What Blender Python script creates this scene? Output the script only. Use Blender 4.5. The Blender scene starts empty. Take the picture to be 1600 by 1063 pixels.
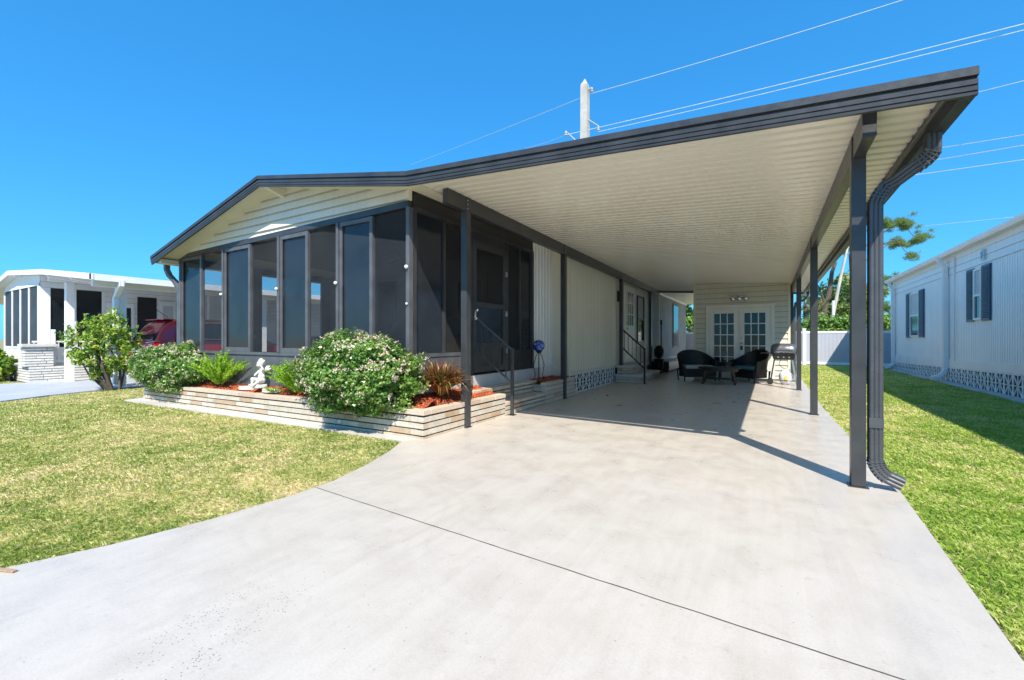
import bpy, math, random
import numpy as np
from mathutils import Vector, noise as mnoise
random.seed(7); rng = np.random.default_rng(7)
R = math.radians
scene = bpy.context.scene
C = scene.collection

# ------------------------------------------------------------------ camera, sky, sun
cam = bpy.data.cameras.new('camera'); camo = bpy.data.objects.new('camera', cam); C.objects.link(camo)
cam.sensor_width = 36.0; cam.lens = 680/1600*36; cam.clip_start = .05; cam.clip_end = 900
cam.shift_y = -0.00094
camo.location = (0, 0, 1.2); camo.rotation_euler = (R(90), 0, R(30.403))
scene.camera = camo

SUN_AZ = 146.3       # clockwise from +Y
SUN_EL = 46.5
SKY_GAMMA = .50; SKY_TINT = (.225, .80, 1.28)
w = bpy.data.worlds.new('World'); scene.world = w; w.use_nodes = True
wn = w.node_tree; bg = wn.nodes['Background']
sky = wn.nodes.new('ShaderNodeTexSky'); sky.sky_type = 'NISHITA'; sky.sun_disc = False
sky.sun_elevation = R(SUN_EL); sky.sun_rotation = R(SUN_AZ)
sky.air_density = 1.0; sky.dust_density = 0.35; sky.ozone_density = 2.2
hs = wn.nodes.new('ShaderNodeHueSaturation'); hs.inputs['Saturation'].default_value = 1.33
gm = wn.nodes.new('ShaderNodeGamma'); gm.inputs['Gamma'].default_value = SKY_GAMMA
tn = wn.nodes.new('ShaderNodeMix'); tn.data_type = 'RGBA'; tn.blend_type = 'MULTIPLY'; tn.inputs[0].default_value = 1; tn.inputs[7].default_value = (*SKY_TINT, 1)
wn.links.new(sky.outputs[0], hs.inputs['Color']); wn.links.new(hs.outputs[0], gm.inputs[0]); wn.links.new(gm.outputs[0], tn.inputs[6]); wn.links.new(tn.outputs[2], bg.inputs[0])
bg.inputs[1].default_value = 0.15
sd = Vector((math.sin(R(SUN_AZ))*math.cos(R(SUN_EL)), math.cos(R(SUN_AZ))*math.cos(R(SUN_EL)), math.sin(R(SUN_EL))))
sl = bpy.data.lights.new('sun', 'SUN'); sl.energy = 2.85; sl.angle = R(0.5); sl.color = (1, .93, .82)
so = bpy.data.objects.new('sun', sl); C.objects.link(so); so.rotation_euler = sd.to_track_quat('Z', 'Y').to_euler()
scene.view_settings.view_transform = 'Standard'; scene.view_settings.look = 'None'
scene.view_settings.exposure = 1.38; scene.view_settings.gamma = 1
scene.render.engine = 'CYCLES'
scene.cycles.transparent_max_bounces = 16; scene.cycles.max_bounces = 12; scene.cycles.diffuse_bounces = 8; scene.cycles.glossy_bounces = 4

def gz(x):                       # the lots fall gently towards the left
    return 0.0 if x > -4 else max(-.0085*(-4-x), -.13)

# ------------------------------------------------------------------ materials
class NT:
    def __init__(s, m): s.t = m.node_tree; s.n = s.t.nodes; s.p = s.n['Principled BSDF']
    def new(s, k, **kw):
        nd = s.n.new(k)
        for a, b in kw.items(): setattr(nd, a, b)
        return nd
    def l(s, a, b): s.t.links.new(a, b)
    def coord(s, kind='pos', scale=(1, 1, 1)):
        if kind == 'pos': g = s.new('ShaderNodeNewGeometry').outputs['Position']
        elif kind == 'uv': g = s.new('ShaderNodeTexCoord').outputs['UV']
        else: g = s.new('ShaderNodeTexCoord').outputs['Object']
        mp = s.new('ShaderNodeMapping'); mp.inputs['Scale'].default_value = scale
        s.l(g, mp.inputs[0]); return mp.outputs[0]
    def noise(s, vec, sc, det=4, rough=.55, dist=0):
        n = s.new('ShaderNodeTexNoise'); n.inputs['Scale'].default_value = sc; n.inputs['Detail'].default_value = det
        n.inputs['Roughness'].default_value = rough; n.inputs['Distortion'].default_value = dist
        s.l(vec, n.inputs['Vector']); return n.outputs[0]
    def ramp(s, fac, stops, interp='LINEAR'):
        r = s.new('ShaderNodeValToRGB'); r.color_ramp.interpolation = interp
        el = r.color_ramp.elements
        while len(el) < len(stops): el.new(.5)
        for e, (p, c) in zip(el, stops):
            e.position = p; e.color = (*c, 1) if len(c) == 3 else c
        s.l(fac, r.inputs[0]); return r.outputs[0]
    def mix(s, fac, a, b, mode='MIX'):
        m = s.new('ShaderNodeMix', data_type='RGBA', blend_type=mode)
        if isinstance(fac, float): m.inputs[0].default_value = fac
        else: s.l(fac, m.inputs[0])
        for i, v in ((6, a), (7, b)):
            if isinstance(v, tuple): m.inputs[i].default_value = (*v, 1)
            else: s.l(v, m.inputs[i])
        return m.outputs[2]
    def math(s, op, a, b=None, clamp=False):
        m = s.new('ShaderNodeMath', operation=op); m.use_clamp = clamp
        for i, v in ((0, a), (1, b)):
            if v is None: continue
            if isinstance(v, (int, float)): m.inputs[i].default_value = v
            else: s.l(v, m.inputs[i])
        return m.outputs[0]
    def bump(s, h, strength=.3, dist=.01):
        b = s.new('ShaderNodeBump'); b.inputs['Strength'].default_value = strength; b.inputs['Distance'].default_value = dist
        s.l(h, b.inputs['Height']); s.l(b.outputs[0], s.p.inputs['Normal'])

MATS = {}
def newmat(name):
    m = bpy.data.materials.new(name); m.use_nodes = True; MATS[name] = m; return m, NT(m)
def simple(name, col, rough=.5, metal=0, var=.12, sc=3.0, bump=0, bsc=60, spec=.5, coat=0):
    m, t = newmat(name)
    v = t.coord('pos')
    n = t.noise(v, sc, 5)
    lo = tuple(c*(1-var) for c in col); hi = tuple(min(1, c*(1+var)) for c in col)
    t.l(t.ramp(n, [(.3, lo), (.7, hi)]), t.p.inputs['Base Color'])
    rr = t.noise(v, sc*4, 3)
    t.l(t.math('MULTIPLY_ADD', rr, .25) if False else t.math('ADD', t.math('MULTIPLY', rr, .2), max(0, rough-.1)), t.p.inputs['Roughness'])
    t.p.inputs['Metallic'].default_value = metal
    t.p.inputs['Specular IOR Level'].default_value = spec
    t.p.inputs['Coat Weight'].default_value = coat
    if bump: t.bump(t.noise(v, bsc, 4), bump, .004)
    return m

trim_dark = simple('dark_bronze_paint', (.042, .043, .046), .33, 0, .25, 4, .06, 90, .55)
trim_frame = simple('grey_frame_paint', (.095, .10, .112), .42, 0, .22, 5, .08, 80)
band_dark = simple('dark_screen_band', (.030, .031, .033), .6, 0, .2, 5)
black_iron = simple('black_iron', (.012, .012, .013), .35, .2, .2, 9)
siding_cream = simple('cream_siding', (.72, .69, .57), .45, 0, .06, 1.2, .05, 40)
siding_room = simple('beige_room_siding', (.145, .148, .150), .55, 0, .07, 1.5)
soffit_cream = simple('cream_soffit', (.76, .72, .56), .5, 0, .05, 2)
white_paint = simple('white_paint', (.78, .79, .80), .45, 0, .05, 2, .05, 60)
white_siding = simple('white_siding', (.84, .85, .85), .42, 0, .05, .9, .05, 50)
curb_paint = simple('pale_grey_curb', (.50, .54, .56), .6, 0, .08, 4)
navy = simple('navy_shutter_paint', (.018, .060, .13), .45, 0, .2, 3)
door_white = simple('door_cream_paint', (.80, .78, .70), .4, 0, .04, 2)
glass_dark = simple('dark_window_glass', (.012, .016, .02), .10, 0, .3, 1.0, 0, 1, .45)
blind_mat = simple('pale_blind', (.52, .55, .55), .6, 0, .06, 2)
steel = simple('brushed_steel', (.55, .56, .58), .3, .9, .1, 6)
chrome = simple('chrome_trim', (.75, .75, .76), .15, 1.0, .03, 6)
white_vinyl = simple('white_vinyl', (.82, .83, .85), .4, 0, .03, 2)
grey_vinyl = simple('grey_vinyl', (.42, .44, .50), .5, 0, .05, 1.5)
wicker = simple('dark_wicker', (.012, .010, .010), .5, 0, .5, 60, .8, 120)
cushion_teal = simple('teal_cushion', (.05, .17, .23), .9, 0, .12, 8, .2, 200)
cushion_pale = simple('pale_cushion', (.40, .45, .40), .9, 0, .1, 8, .2, 200)
dark_wood = simple('dark_wood', (.03, .022, .02), .4, 0, .3, 8)
plaster = simple('white_plaster', (.60, .585, .54), .85, 0, .16, 14, .4, 80)
bark = simple('grey_bark', (.10, .08, .065), .9, 0, .4, 8, .8, 30)
bark_pine = simple('pine_bark', (.20, .13, .09), .9, 0, .4, 5, .8, 20)
conc_pole = simple('concrete_pole', (.44, .42, .38), .85, 0, .22, 1.2, .3, 20)
wire_mat = simple('pale_cable', (.55, .58, .60), .5)
ins_wood = simple('weathered_wood', (.42, .29, .18), .8, 0, .3, 20)
rubber = simple('black_rubber', (.02, .02, .02), .8)
alu = simple('painted_gutter', (.085, .090, .10), .30, .2, .15, 5, 0, 1, .6)
grill_black = simple('grill_enamel', (.02, .021, .024), .18, .2, .2, 4, 0, 1, .7)
grill_lid = simple('grill_lid_grey', (.26, .27, .30), .25, .7, .1, 4)
tank_white = simple('tank_white', (.80, .81, .82), .35, 0, .04, 6)
yellow_sticker = simple('yellow_sticker', (.75, .55, .08), .5)
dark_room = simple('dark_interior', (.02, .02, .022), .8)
stone_slab = simple('pale_stone', (.62, .60, .55), .85, 0, .12, 10, .4, 60)
table_wood = simple('pale_grey_wood', (.24, .22, .19), .6, 0, .2, 10)

DRIPS = [(-2.05, .88, 1.77), (-1.84, .95, 1.81)]
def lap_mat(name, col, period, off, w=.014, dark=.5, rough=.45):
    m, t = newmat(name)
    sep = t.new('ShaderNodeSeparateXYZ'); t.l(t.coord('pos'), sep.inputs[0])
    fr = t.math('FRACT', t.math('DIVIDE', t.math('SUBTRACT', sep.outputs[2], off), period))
    lip_shade = t.math('LESS_THAN', fr, w/period)  # shadow under each board lip, painted into the colour as a thin dark line
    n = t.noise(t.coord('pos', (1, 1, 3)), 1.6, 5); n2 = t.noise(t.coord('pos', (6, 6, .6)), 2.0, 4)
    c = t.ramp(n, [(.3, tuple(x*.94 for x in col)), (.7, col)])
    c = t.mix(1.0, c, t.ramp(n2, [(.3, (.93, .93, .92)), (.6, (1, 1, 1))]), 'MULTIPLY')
    c = t.mix(lip_shade, c, t.mix(1.0, c, (dark, dark, dark*.97), 'MULTIPLY'))
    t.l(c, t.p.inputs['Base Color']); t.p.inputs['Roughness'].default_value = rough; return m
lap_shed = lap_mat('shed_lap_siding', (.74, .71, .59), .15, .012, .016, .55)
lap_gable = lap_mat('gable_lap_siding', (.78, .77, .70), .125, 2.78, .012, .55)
lap_white = lap_mat('white_lap_siding', (.84, .85, .85), .18, 2.98, .012, .6)
lap_white2 = lap_mat('left_lap_siding', (.80, .81, .81), .18, .3, .014, .6)
def concrete_mat():
    m, t = newmat('concrete')
    v = t.coord('pos')
    big = t.noise(v, .55, 5, .6, .4); mid = t.noise(v, 3.2, 6, .65, .3); fine = t.noise(v, 90, 3)
    c = t.ramp(big, [(.3, (.55, .495, .425)), (.52, (.56, .51, .447)), (.75, (.57, .525, .468))])
    c2 = t.ramp(mid, [(.32, (.91, .90, .89)), (.55, (1, 1, 1))])
    c = t.mix(1.0, c, c2, 'MULTIPLY')
    streak = t.noise(t.coord('pos', (9, .5, 1)), 1.6, 5, .6, .5)
    c = t.mix(1.0, c, t.ramp(streak, [(.3, (.94, .935, .93)), (.6, (1, 1, 1))]), 'MULTIPLY')
    c = t.mix(1.0, c, t.ramp(fine, [(.3, (.93, .93, .93)), (.7, (1.03, 1.03, 1.03))]), 'MULTIPLY')
    c = t.mix(1.0, c, t.ramp(t.noise(v, 24, 5, .7), [(.28, (.90, .89, .88)), (.42, (1, 1, 1))]), 'MULTIPLY')
    # curved tyre scuffs : thin rings masked by noise
    for (cx, cy, r0, wdt, amt) in ((-2.42, 2.05, .58, .035, .92), (-2.42, 2.05, .70, .03, .93), (-1.2, 2.3, .62, .035, .93), (-1.2, 2.3, .74, .03, .94), (-5.95, 2.8, 6.30, .05, .92), (-5.95, 2.8, 6.44, .03, .92), (-5.95, 2.8, 6.52, .03, .95), (-2.6, 3.4, .45, .03, .95), (-7.5, 5, 7.2, .06, .95)):
        s = t.new('ShaderNodeVectorMath', operation='DISTANCE'); sep = t.new('ShaderNodeNewGeometry')
        t.l(sep.outputs['Position'], s.inputs[0]); s.inputs[1].default_value = (cx, cy, 0)
        dd = t.math('ABSOLUTE', t.math('SUBTRACT', t.math('ADD', s.outputs['Value'], t.math('MULTIPLY', big, .10)), r0+.05))
        k = t.math('SUBTRACT', 1.0, t.math('DIVIDE', dd, wdt), True)
        k = t.math('MULTIPLY', k, t.math('MULTIPLY', t.math('SUBTRACT', mid, .42, True), 4.0, True))
        c = t.mix(k, c, t.mix(1.0, c, (amt, amt, amt), 'MULTIPLY'))
    # small dark drips
    vo = t.new('ShaderNodeTexVoronoi'); vo.inputs['Scale'].default_value = 95; t.l(v, vo.inputs['Vector'])
    dots = t.math('LESS_THAN', vo.outputs['Distance'], .27)
    rm = None
    for (cx, cy, ang) in DRIPS:
        mp = t.new('ShaderNodeMapping'); mp.vector_type = 'TEXTURE'; mp.inputs['Location'].default_value = (cx, cy, 0); mp.inputs['Rotation'].default_value = (0, 0, ang); mp.inputs['Scale'].default_value = (.55, .11, 1)
        t.l(t.new('ShaderNodeNewGeometry').outputs['Position'], mp.inputs[0]); ln_ = t.new('ShaderNodeVectorMath', operation='LENGTH'); t.l(mp.outputs[0], ln_.inputs[0])
        k_ = t.math('SUBTRACT', 1.0, ln_.outputs['Value'], True); rm = k_ if rm is None else t.math('MAXIMUM', rm, k_)
    rnd = t.new('ShaderNodeTexWhiteNoise'); t.l(vo.outputs['Position'], rnd.inputs['Vector'])
    dots = t.math('MULTIPLY', dots, t.math('LESS_THAN', rnd.outputs['Value'], t.math('ADD', t.math('MULTIPLY', rm, .55), .004)))
    c = t.mix(dots, c, (.20, .185, .17))
    t.l(c, t.p.inputs['Base Color'])
    t.l(t.ramp(mid, [(.3, (.24, .24, .24)), (.7, (.46, .46, .46))]), t.p.inputs['Roughness'])
    t.bump(t.math('ADD', fine, t.math('MULTIPLY', mid, .6)), .12, .004)
    return m
concrete = concrete_mat()

def concrete2(name, a, b, rough=.75):
    m, t = newmat(name); v = t.coord('pos')
    n = t.noise(v, 1.1, 6, .65); f = t.noise(v, 22, 4)
    c = t.mix(1.0, t.ramp(n, [(.3, a), (.7, b)]), t.ramp(f, [(.3, (.88, .88, .88)), (.6, (1, 1, 1))]), 'MULTIPLY')
    t.l(c, t.p.inputs['Base Color']); t.p.inputs['Roughness'].default_value = rough; t.bump(f, .3, .004); return m
strip_conc = concrete2('old_concrete', (.50, .47, .43), (.62, .60, .56))
drive_grey = concrete2('grey_coated_concrete', (.38, .42, .47), (.48, .51, .55), .6)
asphalt = concrete2('pale_street_concrete', (.36, .34, .31), (.44, .42, .39))

def brick_mat():
    m, t = newmat('roman_brick')
    g = t.new('ShaderNodeNewGeometry'); v = t.coord('pos')
    c = t.ramp(g.outputs['Random Per Island'], [(0, (.62, .57, .49)), (.25, (.56, .50, .41)), (.45, (.66, .61, .53)), (.62, (.60, .53, .43)), (.72, (.50, .37, .25)), (.84, (.54, .42, .30)), (1, (.66, .61, .53))])
    n = t.noise(v, 38, 5, .7); n2 = t.noise(v, 7, 4)
    c = t.mix(1.0, c, t.ramp(n, [(.25, (.74, .70, .66)), (.55, (1, 1, 1))]), 'MULTIPLY')
    c = t.mix(1.0, c, t.ramp(n2, [(.3, (.86, .84, .80)), (.6, (1, 1, 1))]), 'MULTIPLY')
    t.l(c, t.p.inputs['Base Color']); t.p.inputs['Roughness'].default_value = .85
    t.bump(n, .6, .006); return m
brick = brick_mat()
brick_white, bt_ = newmat('white_stacked_brick')
bt_.l(bt_.mix(1.0, bt_.ramp(bt_.new('ShaderNodeNewGeometry').outputs['Random Per Island'], [(0, (.62, .60, .57)), (1, (.74, .72, .69))]), bt_.ramp(bt_.noise(bt_.coord('pos'), 20, 5), [(.3, (.8, .79, .77)), (.6, (1, 1, 1))]), 'MULTIPLY'), bt_.p.inputs['Base Color']); bt_.p.inputs['Roughness'].default_value = .85
mortar = simple('dark_mortar', (.07, .06, .055), .95, 0, .2, 30)
mortar_pale = simple('pale_mortar', (.36, .33, .30), .95, 0, .2, 30)
def cap_mat():
    m, t = newmat('tan_cap_brick')
    g = t.new('ShaderNodeNewGeometry'); v = t.coord('pos')
    c = t.ramp(g.outputs['Random Per Island'], [(0, (.58, .47, .36)), (.5, (.62, .53, .43)), (1, (.52, .40, .30))])
    n = t.noise(v, 50, 5, .7)
    c = t.mix(1.0, c, t.ramp(n, [(.25, (.72, .68, .64)), (.55, (1, 1, 1))]), 'MULTIPLY')
    t.l(c, t.p.inputs['Base Color']); t.p.inputs['Roughness'].default_value = .85; t.bump(n, .5, .005); return m
cap_brick = cap_mat()

def screen_mat(name, trans, col, gloss, grough, tint=(1, 1, 1)):
    m = bpy.data.materials.new(name); m.use_nodes = True; t = m.node_tree
    t.nodes.remove(t.nodes['Principled BSDF'])
    out = t.nodes['Material Output']
    tr = t.nodes.new('ShaderNodeBsdfTransparent'); tr.inputs[0].default_value = (*tint, 1)
    df = t.nodes.new('ShaderNodeBsdfDiffuse')
    geo = t.nodes.new('ShaderNodeNewGeometry'); nz = t.nodes.new('ShaderNodeTexNoise'); nz.inputs['Scale'].default_value = 2.5; nz.inputs['Detail'].default_value = 5
    t.links.new(geo.outputs['Position'], nz.inputs['Vector'])
    rp = t.nodes.new('ShaderNodeValToRGB'); rp.color_ramp.elements[0].position = .3; rp.color_ramp.elements[1].position = .7
    rp.color_ramp.elements[0].color = (*[c*.8 for c in col], 1); rp.color_ramp.elements[1].color = (*[c*1.2 for c in col], 1)
    t.links.new(nz.outputs[0], rp.inputs[0]); t.links.new(rp.outputs[0], df.inputs[0])
    mx = t.nodes.new('ShaderNodeMixShader'); mx.inputs[0].default_value = 1-trans
    t.links.new(tr.outputs[0], mx.inputs[1]); t.links.new(df.outputs[0], mx.inputs[2])
    gl = t.nodes.new('ShaderNodeBsdfGlossy'); gl.inputs['Roughness'].default_value = grough
    bp = t.nodes.new('ShaderNodeBump'); bp.inputs['Strength'].default_value = .25; bp.inputs['Distance'].default_value = .02
    t.links.new(nz.outputs[0], bp.inputs['Height']); t.links.new(bp.outputs[0], gl.inputs['Normal'])
    fr = t.nodes.new('ShaderNodeFresnel'); fr.inputs[0].default_value = 1.45
    ml = t.nodes.new('ShaderNodeMath'); ml.operation = 'MULTIPLY'; ml.inputs[1].default_value = gloss
    t.links.new(fr.outputs[0], ml.inputs[0])
    mx2 = t.nodes.new('ShaderNodeMixShader'); t.links.new(ml.outputs[0], mx2.inputs[0])
    t.links.new(mx.outputs[0], mx2.inputs[1]); t.links.new(gl.outputs[0], mx2.inputs[2])
    t.links.new(mx2.outputs[0], out.inputs[0]); return m
mesh_screen = screen_mat('insect_screen', .72, (.050, .058, .070), .0, .3)
side_screen = screen_mat('dark_insect_screen', .50, (.045, .045, .045), .0, .3)
clear_screen = screen_mat('sheer_insect_screen', .92, (.10, .105, .115), .0, .3)
vinyl_screen = screen_mat('screen_over_vinyl_pane', .32, (.032, .038, .048), .9, .10)
white_screen = screen_mat('grey_privacy_screen', .15, (.05, .055, .07), .3, .3)

def ceiling_mat():
    m, t = newmat('carport_pan_enamel'); v = t.coord('pos')
    n = t.noise(v, .8, 4)
    t.l(t.ramp(n, [(.3, (.78, .735, .62)), (.7, (.83, .79, .68))]), t.p.inputs['Base Color'])
    t.p.inputs['Roughness'].default_value = .22
    t.p.inputs['Specular IOR Level'].default_value = .55
    t.bump(t.noise(t.coord('pos', (1.2, 4, 1)), 3.0, 3), .10, .012); return m
pan_mat = ceiling_mat()

def foliage(name, stops, rough=.45, attr=False, transl=.25):
    m, t = newmat(name)
    g = t.new('ShaderNodeNewGeometry')
    if attr:
        a = t.new('ShaderNodeAttribute'); a.attribute_name = 'tone'; src = a.outputs['Fac']
    else: src = g.outputs['Random Per Island']
    c = t.ramp(src, stops)
    t.l(c, t.p.inputs['Base Color']); t.p.inputs['Roughness'].default_value = rough
    if transl:
        tl = t.new('ShaderNodeBsdfTranslucent'); mx = t.new('ShaderNodeMixShader'); mx.inputs[0].default_value = transl
        t.l(t.mix(1.0, c, (1.6, 1.7, .8), 'MULTIPLY'), tl.inputs[0])
        t.l(t.p.outputs[0], mx.inputs[1]); t.l(tl.outputs[0], mx.inputs[2]); t.l(mx.outputs[0], t.n['Material Output'].inputs[0])
    return m
leaf_shrub = foliage('shrub_leaves', [(0, (.04, .12, .02)), (.4, (.09, .21, .035)), (.75, (.19, .32, .06)), (1, (.34, .42, .12))], .3)
leaf_bright = foliage('bright_leaves', [(0, (.06, .16, .02)), (.4, (.16, .30, .03)), (.75, (.33, .42, .05)), (1, (.50, .50, .10))], .35)
flower_white = foliage('blossom', [(0, (.48, .33, .29)), (.4, (.62, .50, .43)), (1, (.72, .66, .58))], .6)
flower_red = foliage('red_blossom', [(0, (.55, .03, .03)), (1, (.7, .08, .05))], .6)
fern_mat = foliage('fern_fronds', [(0, (.12, .28, .015)), (.5, (.27, .46, .03)), (1, (.46, .60, .07))], .5)
red_blade = foliage('bronze_blades', [(0, (.16, .03, .025)), (.35, (.26, .09, .04)), (.6, (.30, .20, .05)), (.8, (.14, .17, .04)), (1, (.42, .25, .16))], .35)
pine_leaf = foliage('pine_needles', [(0, (.08, .15, .05)), (.5, (.16, .26, .08)), (1, (.30, .38, .14))], .5)
oak_leaf = foliage('tree_leaves', [(0, (.08, .14, .04)), (.5, (.20, .28, .07)), (1, (.36, .42, .14))], .5)
palm_leaf = foliage('palm_fronds', [(0, (.08, .14, .04)), (.5, (.20, .22, .07)), (.8, (.42, .30, .12)), (1, (.50, .36, .16))], .5)
hedge_leaf = foliage('hedge_leaves', [(0, (.05, .13, .02)), (.5, (.12, .25, .04)), (1, (.25, .36, .07))], .45)
mulch_chip = foliage('red_mulch_chips', [(0, (.36, .07, .025)), (.4, (.55, .13, .05)), (.8, (.68, .24, .10)), (1, (.48, .15, .07))], .9, False, 0)
mulch_base = simple('mulch_soil', (.42, .10, .045), .95, 0, .4, 40, .8, 60)
grass_mat = foliage('grass_blades', [(0, (.16, .25, .045)), (.3, (.30, .37, .09)), (.55, (.48, .48, .17)), (.78, (.64, .56, .29)), (1, (.72, .60, .40))], .55, True, .3)
grass_side = foliage('side_grass_blades', [(0, (.15, .26, .035)), (.35, (.29, .42, .06)), (.65, (.46, .53, .13)), (.85, (.60, .57, .25)), (1, (.66, .56, .36))], .55, True, .3)

def ground_mat():
    m, t = newmat('lawn_soil'); v = t.coord('pos')
    n = t.noise(v, 1.0, 6, .6); f = t.noise(v, 30, 5, .7)
    c = t.ramp(n, [(.35, (.26, .25, .10)), (.55, (.34, .30, .16)), (.7, (.42, .34, .24))])
    c = t.mix(1.0, c, t.ramp(f, [(.25, (.5, .5, .5)), (.65, (1.15, 1.15, 1.1))]), 'MULTIPLY')
    t.l(c, t.p.inputs['Base Color']); t.p.inputs['Roughness'].default_value = .95; t.bump(f, .8, .02); return m
soil = ground_mat()

# ------------------------------------------------------------------ mesh helpers
def origin_of(p):
    v = Vector((0, 0, 0))
    while p is not None: v = v + p.location; p = p.parent
    return v

def box_uv(me):
    uv = me.uv_layers.new(name='UVMap')
    n = len(me.loops)
    if n == 0: return
    co = np.empty(len(me.vertices)*3); me.vertices.foreach_get('co', co); co = co.reshape(-1, 3)
    vi = np.empty(n, dtype=np.int32); me.loops.foreach_get('vertex_index', vi)
    pn = np.empty(len(me.polygons)*3); me.polygons.foreach_get('normal', pn); pn = np.abs(pn.reshape(-1, 3))
    lt = np.empty(len(me.polygons), dtype=np.int32); me.polygons.foreach_get('loop_total', lt)
    pi = np.repeat(np.arange(len(lt)), lt)
    ax = pn.argmax(1)[pi]; p = co[vi]
    U = np.where(ax == 0, p[:, 1], p[:, 0]); V = np.where(ax == 2, p[:, 1], p[:, 2])
    uv.data.foreach_set('uv', np.stack([U, V], 1).ravel())

class MB:
    def __init__(s): s.v = []; s.f = []
    def add(s, vs, fs):
        o = len(s.v); s.v += [tuple(map(float, v)) for v in vs]; s.f += [tuple(o+i for i in f) for f in fs]; return s
    def box(s, x0, x1, y0, y1, z0, z1):
        return s.add([(x, y, z) for z in (z0, z1) for y in (y0, y1) for x in (x0, x1)],
                     [(0, 2, 3, 1), (4, 5, 7, 6), (0, 1, 5, 4), (2, 6, 7, 3), (0, 4, 6, 2), (1, 3, 7, 5)])
    def beam(s, a, b, wd, ht, up=(0, 0, 1)):
        a = Vector(a); b = Vector(b); d = (b-a).normalized(); up = Vector(up)
        if abs(d.dot(up)) > .98: up = Vector((0, 1, 0))
        sx = d.cross(up).normalized()*wd/2; sz = sx.cross(d).normalized()*ht/2
        vs = [p+i*sx+j*sz for p in (a, b) for i, j in ((-1, -1), (1, -1), (1, 1), (-1, 1))]
        return s.add(vs, [(0, 1, 2, 3), (7, 6, 5, 4), (0, 4, 5, 1), (1, 5, 6, 2), (2, 6, 7, 3), (3, 7, 4, 0)])
    def tube(s, pts, r, n=8, caps=True, squash=None):
        pts = [Vector(p) for p in pts]; m = len(pts)
        rs = r if isinstance(r, (list, tuple)) else [r]*m
        prev = None; rings = []
        for i, p in enumerate(pts):
            d = (pts[min(i+1, m-1)]-pts[max(i-1, 0)]).normalized()
            if prev is None:
                u = Vector((0, 0, 1)) if abs(d.z) < .9 else Vector((1, 0, 0))
                u = (u-d*u.dot(d)).normalized()
            else: u = (prev-d*prev.dot(d)).normalized()
            prev = u; v = d.cross(u)
            rings.append([p+(u*math.cos(2*math.pi*k/n)+v*math.sin(2*math.pi*k/n))*rs[i] for k in range(n)])
        vs = [q for rg in rings for q in rg]
        fs = [(i*n+k, i*n+(k+1) % n, (i+1)*n+(k+1) % n, (i+1)*n+k) for i in range(m-1) for k in range(n)]
        if caps: fs += [tuple(range(n-1, -1, -1)), tuple((m-1)*n+k for k in range(n))]
        return s.add(vs, fs)
    def sweep(s, path, prof, caps=True):
        """path: list of (pos, axisA, axisB); prof: list of (a,b)"""
        n = len(prof); vs = []
        for p, A, B in path: vs += [Vector(p)+Vector(A)*a+Vector(B)*b for a, b in prof]
        m = len(path)
        fs = [(i*n+k, i*n+(k+1) % n, (i+1)*n+(k+1) % n, (i+1)*n+k) for i in range(m-1) for k in range(n)]
        if caps: fs += [tuple(range(n-1, -1, -1)), tuple((m-1)*n+k for k in range(n))]
        return s.add(vs, fs)
    def lathe(s, c, prof, n=20, sx=1, sy=1):
        vs = [(c[0]+r*sx*math.cos(2*math.pi*k/n), c[1]+r*sy*math.sin(2*math.pi*k/n), c[2]+z) for r, z in prof for k in range(n)]
        m = len(prof)
        fs = [(i*n+k, i*n+(k+1) % n, (i+1)*n+(k+1) % n, (i+1)*n+k) for i in range(m-1) for k in range(n)]
        fs += [tuple(range(n-1, -1, -1)), tuple((m-1)*n+k for k in range(n))]
        return s.add(vs, fs)
    def prism(s, poly, vec):
        n = len(poly); vec = Vector(vec); a = [Vector(p) for p in poly]
        return s.add(a+[p+vec for p in a], [tuple(range(n)), tuple(range(2*n-1, n-1, -1))]+[(i, i+n, (i+1) % n+n, (i+1) % n) for i in range(n)])
    def sphere(s, c, r, n=12, m=8):
        rx, ry, rz = r if isinstance(r, tuple) else (r, r, r)
        prof = [(math.sin(math.pi*i/m), -math.cos(math.pi*i/m)) for i in range(m+1)]
        vs = [(c[0]+rx*max(a, .001)*math.cos(2*math.pi*k/n), c[1]+ry*max(a, .001)*math.sin(2*math.pi*k/n), c[2]+rz*b) for a, b in prof for k in range(n)]
        fs = [(i*n+k, i*n+(k+1) % n, (i+1)*n+(k+1) % n, (i+1)*n+k) for i in range(m) for k in range(n)]
        return s.add(vs, fs)
    def build(s, name, mat, parent=None, bevel=0, smooth=False, shear=False):
        o = origin_of(parent)
        vs = [(v[0]-o.x, v[1]-o.y, v[2]-o.z+(gz(v[0]) if shear else 0)) for v in s.v]
        me = bpy.data.meshes.new(name); me.from_pydata(vs, [], s.f); me.validate(); me.update()
        box_uv(me); me.materials.append(mat)
        if smooth:
            me.shade_smooth()
        ob = bpy.data.objects.new(name, me); C.objects.link(ob)
        if parent: ob.parent = parent
        if bevel:
            b = ob.modifiers.new('bevel', 'BEVEL'); b.width = bevel; b.segments = 2; b.limit_method = 'ANGLE'
        return ob

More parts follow.
